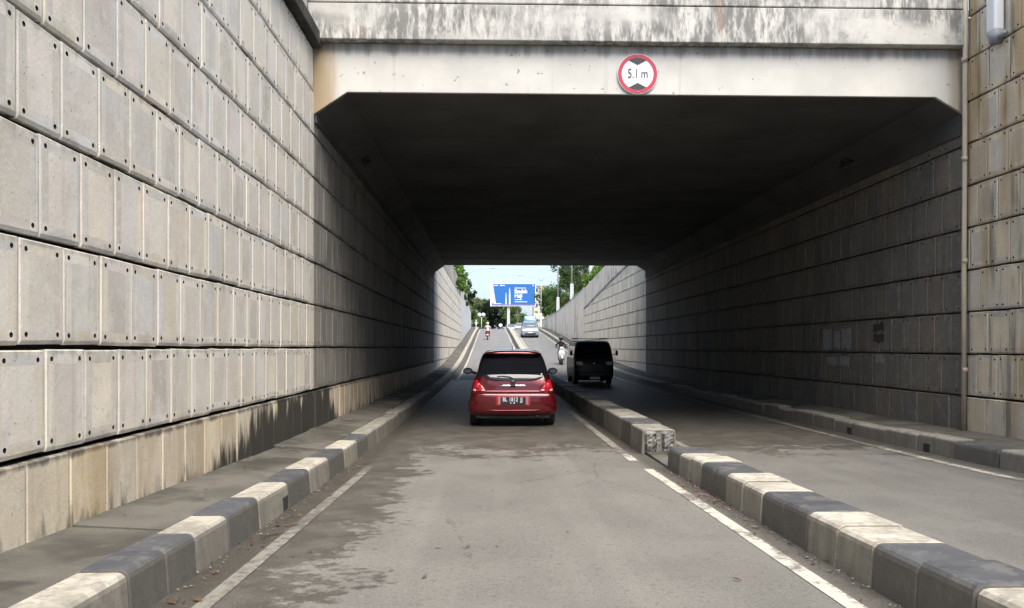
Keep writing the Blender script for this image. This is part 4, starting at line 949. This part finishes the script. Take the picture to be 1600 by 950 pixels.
ga = B1.patch('tailgate_garnish', [(.758, -.255, .255), (.77, -.262, .262), (.795, -.258, .258), (.806, -.25, .25)], mat_chrome, rc, .03, 12, nz=4)[0]
B1.patch('tailgate_handle', [(.752, -.062, .062), (.815, -.06, .06)], mat_trim, rc, .045, 6, nz=4)
hb = MB().loft([[(q * .052 * math.cos(a), B1.near(0, .86) - yy, .868 + q * .045 * math.sin(a)) for a in np.linspace(0, 2 * math.pi, 21)[:-1]] for q, yy in ((1, .0), (1, .022), (.85, .028))]); em = hb.build('emblem', mat_trim, rc, True)
t = text_mesh('emblem_letter', 'H', .078, mat_chrome, em, .003); t.location = (0, B1.near(0, .86) - .034, .868)
ya = B1.near(0, .90)
MB().tube([(0, ya - .03, .88), (.02, ya - .05, .90), (-.06, B1.near(-.06, .945) - .03, .945), (-.22, B1.near(-.2, .965) - .028, .962), (-.30, B1.near(-.3, .955) - .028, .95)], [.014, .012, .009, .007, .006], 6).build('wiper', mat_trim, rc, True)
B1.patch('plate_recess', [(.405, -.30, .30), (.43, -.325, .325), (.58, -.315, .315), (.602, -.29, .29)], car_paint('red_car_paint_recess', (.30, .012, .022), .1, .5), rc, .004, 10)
pl = MB().box(-.225, .225, B1.near(0, .5) - .028, B1.near(0, .5) - .012, .432, .577).build('number_plate', mat_plate, rc, bevel=.004)
for body_, xx in (('BL', -.155), ('1812', .005), ('JJ', .155)):
    t = text_mesh('plate_text', body_, .108, mat_ptxt, pl, .001, bold=.001); t.location = (xx, B1.near(0, .5) - .0305, .525); t.scale = (.78, 1, 1)
for xx, ww in ((-.045, .018), (.02, .03)): MB().box(xx - ww / 2, xx + ww / 2, B1.near(0, .5) - .0315, B1.near(0, .5) - .0288, .452, .472).build('plate_mark', mat_ptxt, pl)
for s in (-1, 1): MB().box(s * .262 - .024, s * .262 + .024, B1.near(.26, .5) - .03, B1.near(.26, .5) - .01, .43, .575).build('reflector', mat_refl, rc, bevel=.003)
B1.patch('bumper_crease', [(.300, -.44, .44), (.322, -.50, .50), (.334, -.47, .47)], mat_cred, rc, .016, 14, nz=4)
for s in (-1, 1):
    for yy in (.62, 2.95): wheel(s * .725, yy, .285, .185, rc)
    mi = MB().ball((0, 0, 0), 1, 14, 10, (.105, .09, .07)).build('side_mirror', mat_trim, rc, True); mi.location = (s * .915, 2.15, 1.0)
    ml = MB().loft([[(q * .085 * math.cos(a), yy, q * .052 * math.sin(a)) for a in np.linspace(0, 2 * math.pi, 17)[:-1]] for q, yy in ((1, -.075), (.9, -.088))]).build('mirror_glass', mat_glass_l, mi); 
    MB().tube([(s * .82, 2.2, .97), (s * .74, 2.25, .95)], .03, 6).build('mirror_arm', mat_trim, rc, True)
    MB().ball((s * .655, B1.near(.655, .775) - .01, .775), .01, 6, 4).build('lamp_rivet', mat_tail, rc, True)
MB().box(-.70, .70, .10, 3.2, .17, .24).build('floor_pan', mat_under, rc)
MB().tube([(.45, .07, .205), (.45, .4, .205)], .024, 10).build('exhaust', mat_trim, rc, True)
MB().tube([(.0, .62, 1.455), (.0, .80, 1.62)], [.007, .003], 5).build('aerial', mat_trim, rc)
B1.patch('dealer_sticker', [(.975, .525, .56), (1.01, .525, .56)], mat_ptxt, rw, .022, 3, nz=3)

# --- the dark minivan coming out of the underpass (front view)
mat_van = car_paint('dark_van_paint', (.010, .012, .017), .0, .55); mat_vanw = plain('van_pale_trim', (.55, .56, .56), .4)
mat_van.node_tree.nodes['Principled BSDF'].inputs['Coat Weight'].default_value = .15
vn = place('minivan', 'dark blue-black minivan with roof rack coming through the underpass', 4.03, 30.0, 'van')
B2 = Body([(.22, .70, .10, 3.4, .04, .14), (.28, .75, .02, 3.45, .04, .14), (.45, .775, .0, 3.5, .04, .14), (.75, .78, .0, 3.5, .05, .15), (.95, .78, .03, 3.5, .06, .16), (1.02, .775, .06, 3.5, .07, .16), (1.3, .745, .20, 3.46, .08, .15), (1.55, .70, .33, 3.4, .08, .14), (1.66, .66, .42, 3.3, .08, .14), (1.72, .58, .58, 3.1, .06, .14), (1.745, .40, .85, 2.9, .03, .14)])
B2.build('body', [mat_van, mat_glass], lambda c: 1 if (1.05 < c.z < 1.52 and .55 < c.y < 3.2 and abs(c.x) > .6) else 0, vn, (1.05, 1.52))
B2.patch('windscreen', [(1.03, -.69, .69), (1.1, -.70, .70), (1.4, -.655, .655), (1.57, -.60, .60)], mat_glass, vn, .012, 14)
for o in B2.patch('headlamp', [(.79, .47, .70), (.80, .465, .71), (.92, .465, .71), (.93, .47, .70)], mat_lens, vn, .02, 6, True): pass
B2.patch('grille', [(.80, -.40, .40), (.91, -.40, .40)], mat_trim, vn, .012, 8); B2.patch('bumper', [(.30, -.73, .73), (.33, -.745, .745), (.50, -.75, .75), (.52, -.74, .74)], mat_trim, vn, .05, 14)
for z in (.835, .872): B2.patch('grille_bar', [(z, -.39, .39), (z + .012, -.39, .39)], mat_van, vn, .022, 6, nz=1)
MB().box(-.20, .20, -.075, -.06, .245, .345).build('number_plate', mat_vanw, vn, bevel=.004)
B2.patch('emblem', [(.84, -.05, .05), (.89, -.05, .05)], mat_chrome, vn, .028, 4, nz=2)
for s in (-1, 1):
    MB().tube([(s * .72, .22, 1.18), (s * .86, .16, 1.22)], .016, 6).build('mirror_arm', mat_trim, vn); MB().ball((s * .90, .15, 1.26), 1, 12, 8, (.055, .05, .11)).build('side_mirror', mat_trim, vn, True)
    for yy in (.75, 2.75): wheel(s * .675, yy, .29, .17, vn)
    MB().tube([(s * .3, .03, 1.045), (s * .05, B2.near(0, 1.2) - .02, 1.2)], .008, 5).build('wiper', mat_trim, vn)
    MB().box(s * .782 - .012, s * .782 + .012, .9, 3.1, .60, .66).build('side_moulding', mat_vanw, vn, bevel=.005)
    MB().box(s * .789 - .006, s * .789 + .006, 1.05, 1.12, .84, .88).build('door_handle', mat_chrome, vn)
for yy in (.75, 1.4, 2.1, 2.8): MB().tube([(-.6, yy, 1.70), (-.6, yy, 1.82), (.6, yy, 1.82), (.6, yy, 1.70)], .015, 6).build('rack_bar', mat_trim, vn)
for s in (-1, 1): MB().tube([(s * .6, .7, 1.84), (s * .6, 2.9, 1.84)], .015, 6).build('rack_rail', mat_trim, vn)
MB().box(-.68, .68, .2, 3.3, .18, .25).build('floor_pan', mat_under, vn)

# --- generic cars further up (front view), small in the picture
def car_front(name, label, x, y, paint, W=.87, H=1.62, suv=True, cat='car', group='cars beyond the underpass'):
    r_ = place(name, label, x, y, cat, group); k = H / 1.62
    b = Body([(.22, W - .08, .14, 4.2, .06, .2), (.30, W - .03, .02, 4.3, .06, .2), (.5, W, .0, 4.3, .07, .2), (.75 * k, W, .02, 4.3, .08, .2), (.93 * k, W - .02, .12, 4.28, .1, .2), (1.0 * k, W - .05, .55, 4.25, .1, .18), (1.06 * k, W - .08, .95, 4.2, .09, .16), (1.3 * k, W - .15, 1.25, 4.0, .08, .14), (1.52 * k, W - .22, 1.55, 3.8, .07, .13), (1.59 * k, W - .30, 1.8, 3.5, .05, .12), (1.62 * k, W - .50, 2.2, 3.2, .03, .1)])
    b.build('body', [paint, mat_glass], lambda c: 1 if (1.06 * k < c.z < 1.5 * k and c.y > 1.5) else 0, r_, (1.06 * k, 1.5 * k))
    b.patch('windscreen', [(1.05 * k, -W + .17, W - .17), (1.3 * k, -W + .22, W - .22), (1.5 * k, -W + .30, W - .30)], mat_glass_l, r_, .012, 12)
    b.patch('headlamp', [(.70 * k, W - .38, W - .06), (.80 * k, W - .36, W - .03), (.84 * k, W - .22, W - .04)], mat_clear, r_, .02, 6, True)
    b.patch('grille', [(.66 * k, -.40, .40), (.80 * k, -.45, .45)], mat_chrome, r_, .016, 8); b.patch('lower_grille', [(.32, -.55, .55), (.48, -.6, .6)], mat_trim, r_, .016, 8)
    MB().box(-.22, .22, -.04, -.022, .50, .60).build('number_plate', mat_ptxt, r_)
    for s in (-1, 1):
        MB().ball((s * (W + .06), 1.25, 1.06 * k), 1, 10, 7, (.10, .06, .075)).build('side_mirror', paint, r_, True)
        for yy in (.85, 3.4): wheel(s * (W - .11), yy, .34, .21, r_)
    MB().box(-W + .1, W - .1, .2, 4.1, .19, .26).build('floor_pan', mat_under, r_)
    return r_
car_front('suv_car', 'silver-blue people carrier coming down the ramp', 3.98, 78.5, car_paint('silver_blue_paint', (.36, .40, .46), .5))
mat_teal = car_paint('teal_truck_paint', (.05, .20, .26), .1)
tk = place('pickup_truck', 'teal truck following behind the silver-blue car', 5.0, 99.0, 'truck')
B3 = Body([(.35, .78, .05, 1.7, .04, .1), (.6, .84, .0, 1.75, .04, .1), (1.0, .85, .02, 1.75, .05, .1), (1.15, .84, .06, 1.75, .05, .1), (1.7, .78, .28, 1.7, .05, .1), (1.86, .70, .4, 1.6, .04, .1), (1.9, .5, .6, 1.4, .02, .1)])
B3.build('cab', [mat_teal, mat_glass], lambda c: 1 if (1.15 < c.z < 1.65 and c.y > .5) else 0, tk, (1.15, 1.65)); B3.patch('windscreen', [(1.18, -.72, .72), (1.45, -.70, .70), (1.68, -.66, .66)], glass_mat('teal_windscreen', (.10, .22, .26), .06), tk, .012, 10)
for o in B3.patch('headlamp', [(.78, .52, .74), (.92, .52, .74)], mat_clear, tk, .02, 4, True): pass
B3.patch('grille', [(.72, -.42, .42), (.92, -.42, .42)], mat_trim, tk, .014, 6); B3.patch('bumper', [(.40, -.80, .80), (.55, -.8, .8)], mat_vanw, tk, .05, 8)
MB().box(-.85, .85, 1.85, 4.6, .75, 1.25).build('cargo_bed', mat_teal, tk, bevel=.02)
for s in (-1, 1):
    MB().box(s * .95 - .06, s * .95 + .06, .12, .2, 1.2, 1.45).build('side_mirror', mat_trim, tk, bevel=.02); MB().tube([(s * .8, .2, 1.25), (s * .95, .16, 1.3)], .015, 5).build('mirror_arm', mat_trim, tk)
    for yy in (.8, 3.7): wheel(s * .7, yy, .33, .2, tk)
MB().box(-.4, .4, .4, 4.4, .4, .74).build('chassis', mat_under, tk)
car_front('sedan_car', 'pale pinkish car at the crest, rightmost of the far cars', 4.95, 135, car_paint('pale_pink_paint', (.50, .46, .47), .3), .84, 1.5)
car_front('sedan_car', 'dark car at the crest beside the pale pinkish one', 3.75, 141, car_paint('dark_blue_paint', (.03, .035, .05), .3), .84, 1.5)
car_front('sedan_car', 'white car at the crest between the dark and the grey car', 3.45, 150, car_paint('white_paint', (.62, .63, .64), .05), .84, 1.55)
car_front('sedan_car', 'grey-green car at the crest, leftmost of the far cars', 2.85, 161, car_paint('grey_paint', (.26, .28, .28), .3), .84, 1.5)

# ------------------------------------------------------------------ scooters and riders
mat_skin = plain('skin', (.33, .19, .12), .6, var=.05); mat_shoe = plain('shoe_dark', (.03, .028, .025), .7)
def rider(label, root_loc, rz, rx, jacket, trousers, helmet, pillion=False):
    """seated figure, local +y is forward; one continuous body grown along a skeleton"""
    J = {}; V = []; E = []; Rr = []
    def add(k, p, r_, par=None):
        J[k] = len(V); V.append(p); Rr.append(r_)
        if par is not None: E.append((J[par], J[k]))
    add('pelvis', (0, 0, .80), .15); add('waist', (0, .02, .96), .135, 'pelvis'); add('chest', (0, .05, 1.16), .155, 'waist'); add('neckb', (0, .06, 1.33), .085, 'chest'); add('neck', (0, .075, 1.40), .055, 'neckb')
    add('jaw', (0, .10, 1.47), .075, 'neck'); add('head', (0, .09, 1.55), .095, 'jaw'); add('crown', (0, .08, 1.63), .07, 'head')
    for n_, s in (('r', 1), ('l', -1)):
        add('hip' + n_, (s * .11, .04, .79), .10, 'pelvis'); add('knee' + n_, (s * .17, .42, .70), .072, 'hip' + n_); add('ankle' + n_, (s * .15, .40, .33), .045, 'knee' + n_); add('toe' + n_, (s * .16, .56, .27), .035, 'ankle' + n_)
        add('sh' + n_, (s * .19, .06, 1.28), .07, 'neckb'); add('elb' + n_, (s * .31, .20, 1.06), .05, 'sh' + n_); add('wri' + n_, (s * .31, .45, 1.03), .034, 'elb' + n_); add('palm' + n_, (s * .30, .52, 1.03), .034, 'wri' + n_)
        for q in range(4):
            add('f%d' % q + n_, (s * (.275 + .02 * q), .565, 1.035), .010, 'palm' + n_); add('g%d' % q + n_, (s * (.275 + .02 * q), .575, 1.005), .009, 'f%d' % q + n_)
        add('th' + n_, (s * .262, .52, 1.01), .011, 'palm' + n_); add('tt' + n_, (s * .258, .545, .995), .009, 'th' + n_)
    me = bpy.data.meshes.new('skeleton'); me.from_pydata(V, E, []); o = bpy.data.objects.new('skeleton', me); col.objects.link(o)
    sk = o.modifiers.new('skin', 'SKIN'); sk.use_smooth_shade = True
    for i, r_ in enumerate(Rr): me.skin_vertices[0].data[i].radius = (r_, r_ * (.8 if i in (J['chest'], J['waist']) else 1)); me.skin_vertices[0].data[i].use_root = i == 0
    ss = o.modifiers.new('sub', 'SUBSURF'); ss.levels = 1; ss.render_levels = 1
    dg = bpy.context.evaluated_depsgraph_get(); dg.update()
    bm = bpy.data.meshes.new_from_object(o.evaluated_get(dg)); bpy.data.objects.remove(o)
    bm.materials.clear()
    for mm in (mat_skin, jacket, trousers, mat_shoe): bm.materials.append(mm)
    for p in bm.polygons:
        c = p.center; p.use_smooth = True
        p.material_index = 0 if c.z > 1.385 else (0 if c.y > .47 and c.z > .9 else (3 if c.z < .32 else (1 if c.z > .86 else 2)))
    bm.name = 'body'
    root = tag(empty('person', root_loc, rz, rx), label, 'person')
    link('body', bm, None, root)
    hm = MB(); ringsh = []
    for z, q in ((1.47, .118), (1.52, .135), (1.58, .142), (1.64, .130), (1.69, .095), (1.715, .04)): ringsh.append([(q * math.cos(a), .08 + q * 1.1 * math.sin(a), z) for a in np.linspace(0, 2 * math.pi, 17)[:-1]])
    hm.loft(ringsh); h_ = hm.build('helmet', helmet, root, True)
    vv = []; 
    for z, q in ((1.49, .124), (1.53, .14), (1.575, .145)): vv.append([(q * math.cos(a), .082 + q * 1.12 * math.sin(a), z) for a in np.linspace(R(25), R(155), 9)])
    n = 9; obj('visor', [p for r_ in vv for p in r_], [(j * n + i, j * n + i + 1, (j + 1) * n + i + 1, (j + 1) * n + i) for j in range(2) for i in range(n - 1)], mat_glass, h_, True)
    nose = MB().ball((0, .205, 1.50), .018, 6, 5).build('nose', mat_skin, root, True)
    return root
def scooter(label, x, y, rz, paint, group=None):
    """local +y is forward, rear wheel contact at about y=-.55"""
    root = tag(empty('scooter', (x, y, road(y) + .003), rz, slope(y) * (1 if abs(rz) < 1 else -1)), label, 'scooter', group)
    def sec(y_, w_, z0, z1, n=12): return [(w_ * math.cos(a), y_, (z0 + z1) / 2 + (z1 - z0) / 2 * math.sin(a)) for a in np.linspace(0, 2 * math.pi, n + 1)[:-1]]
    MB().loft([sec(-.80, .04, .66, .72), sec(-.72, .11, .52, .75), sec(-.45, .15, .40, .74), sec(-.1, .15, .36, .70), sec(.08, .12, .30, .50), sec(.25, .13, .26, .36), sec(.42, .12, .26, .36)]).build('body', paint, root, True)
    MB().loft([[(w_ * math.cos(a), yy + .06 * math.sin(a), z) for a in np.linspace(0, 2 * math.pi, 13)[:-1]] for z, w_, yy in ((.28, .13, .44), (.45, .19, .50), (.70, .21, .54), (.86, .15, .50), (.93, .09, .46))]).build('front_apron', paint, root, True)
    MB().loft([sec(-.75, .10, .73, .78), sec(-.5, .15, .72, .80), sec(-.1, .14, .69, .78), sec(.02, .09, .68, .74)]).build('seat', mat_trim, root, True)
    hd = MB().loft([[(w_ * math.cos(a), yy + dd * math.sin(a), z) for a in np.linspace(0, 2 * math.pi, 13)[:-1]] for z, w_, yy, dd in ((.90, .07, .44, .06), (.97, .13, .46, .09), (1.04, .12, .45, .08), (1.07, .05, .42, .04))]).build('handlebar_cowl', paint, root, True)
    MB().tube([(-.36, .44, 1.02), (-.15, .43, 1.03), (.15, .43, 1.03), (.36, .44, 1.02)], .018, 8).build('handlebar', mat_trim, root, True)
    MB().ball((0, .545, .985), 1, 12, 8, (.085, .03, .045)).build('headlamp', mat_clear, root, True)
    MB().ball((0, -.80, .66), 1, 10, 6, (.09, .03, .035)).build('tail_lamp', mat_tail, root, True)
    MB().box(-.12, .12, -.83, -.815, .46, .56).build('number_plate', mat_ptxt, root)
    MB().box(-.10, .10, -.815, -.62, .40, .58).build('rear_mudguard', mat_trim, root, bevel=.02)
    MB().loft([[(.07 * math.cos(a), .62 + rr * math.cos(t_), .28 + rr * math.sin(t_)) for a in (0,) for rr in (.27,)] + [(-.07, .62 + .27 * math.cos(t_), .28 + .27 * math.sin(t_)), (0, .62 + .30 * math.cos(t_), .28 + .30 * math.sin(t_))] for t_ in np.linspace(R(20), R(150), 9)]).build('front_mudguard', paint, root, True)
    MB().tube([(.0, .62, .28), (0, .46, .9)], .03, 8).build('fork', mat_trim, root, True)
    for yy in (-.55, .62):
        t_ = wheel(0, yy, .27, .10, root); 
    for s in (-1, 1):
        MB().tube([(s * .22, .43, 1.03), (s * .30, .40, 1.20)], .008, 5).build('mirror_stem', mat_trim, root); MB().ball((s * .33, .39, 1.22), 1, 10, 6, (.06, .02, .035)).build('mirror', mat_trim, root, True)
    return root
def cloth(name, c): return plain(name, c, .9, var=.15, vs=6)
white_p = car_paint('white_scooter_paint', (.72, .72, .70), .0); red_p = car_paint('red_scooter_paint', (.35, .02, .04), .1); green_p = car_paint('green_scooter_paint', (.06, .12, .08), .1)
blackj = cloth('black_jacket', (.018, .018, .022)); dtrou = cloth('dark_trousers', (.03, .03, .04)); pinkj = cloth('pale_pink_jacket', (.66, .58, .57)); dred = cloth('dark_red_trousers', (.16, .02, .03)); whitej = cloth('white_shirt', (.66, .66, .64)); greyj = cloth('grey_shirt', (.35, .36, .36))
hblk = car_paint('black_helmet', (.03, .03, .032), 0); hwht = car_paint('pink_white_helmet', (.66, .50, .48), 0); hgrn = car_paint('green_helmet', (.25, .50, .36), 0)
def ride(x, y, rz, paint, slabel, rlabel, jk, tr, hl_):
    scooter(slabel, x, y, rz, paint, 'scooters on the ramp')
    rider(rlabel, (x, y - .15 * math.cos(rz), road(y) + .003 + (0)), rz, slope(y) * (1 if abs(rz) < 1 else -1), jk, tr, hl_)
ride(4.18, 46.2, math.pi, white_p, 'white scooter coming down the ramp ahead of the minivan', 'rider in black jacket on the white scooter', blackj, dtrou, hblk)
ride(-.38, 75.5, 0, red_p, 'red scooter climbing the ramp in the left lane', 'rider in pale pink jacket on the red scooter', pinkj, dred, hwht)
ride(-3.45, 127, 0, green_p, 'dark scooter at the far left of the crest', 'rider with green helmet at the far left of the crest', greyj, dtrou, hgrn)
ride(-2.55, 127.6, 0, white_p, 'pale scooter at the crest beside the green-helmeted rider', 'rider in white shirt at the crest on the pale scooter', whitej, dtrou, hwht)

# ------------------------------------------------------------------ litter in the gutters
mat_leafd = leaf_mat('dry_leaves', (.10, .06, .03), (.20, .13, .08), (.30, .22, .16)); mat_petal = leaf_mat('pink_petals', (.55, .22, .30), (.62, .30, .38), (.70, .45, .5))
def litter(name, label, spots, mt, s0, s1):
    v = []; f = []
    for x, y, h in spots:
        z = road(y) + h; a = random.uniform(0, 6.28); s = random.uniform(s0, s1); c_, d = math.cos(a) * s, math.sin(a) * s; n = len(v); q = random.uniform(.2, .5)
        v += [(x - c_, y - d, z + .006), (x + d * q, y - c_ * q, z + .012 + s * .15), (x + c_, y + d, z + .008 + s * .2), (x - d * q, y + c_ * q, z + .01), (x, y, z + s * .35)]
        f += [(n, n + 1, n + 4), (n + 1, n + 2, n + 4), (n + 2, n + 3, n + 4), (n + 3, n, n + 4)]
    tag(obj(name, v, f, mt), label, 'litter', kind='stuff')
sp_ = [(random.uniform(-1.76, -1.55), random.uniform(3.2, 10), .004) for _ in range(70)] + [(random.uniform(1.95, 2.13), random.uniform(3.5, 9.5), .004) for _ in range(60)] + [(random.uniform(-2.62, -2.1), random.uniform(4.5, 12), .27) for _ in range(10)] + [(random.uniform(5.9, 6.15), random.uniform(6, 16), .004) for _ in range(30)] + [(random.uniform(-1.4, 1.7), random.uniform(4, 12), .004) for _ in range(14)]
litter('fallen_leaves', 'dry brown leaves lying in the gutters', sp_, mat_leafd, .012, .042)
litter('fallen_petals', 'small pink petals beside the median', [(random.uniform(1.98, 2.14), random.gauss(7.7, .7), .004) for _ in range(45)] + [(-2.3, 7.4, .26), (-2.45, 5.2, .26)], mat_petal, .008, .02)
litter('grit', 'small pale stones along the foot of the kerbs', [(random.uniform(2.04, 2.15), random.uniform(3.2, 9.6), .004) for _ in range(160)] + [(random.uniform(-1.79, -1.66), random.uniform(3, 11), .004) for _ in range(160)], concrete('grit', (.30, .28, .24), (.2, .18, .15)), .006, .018)
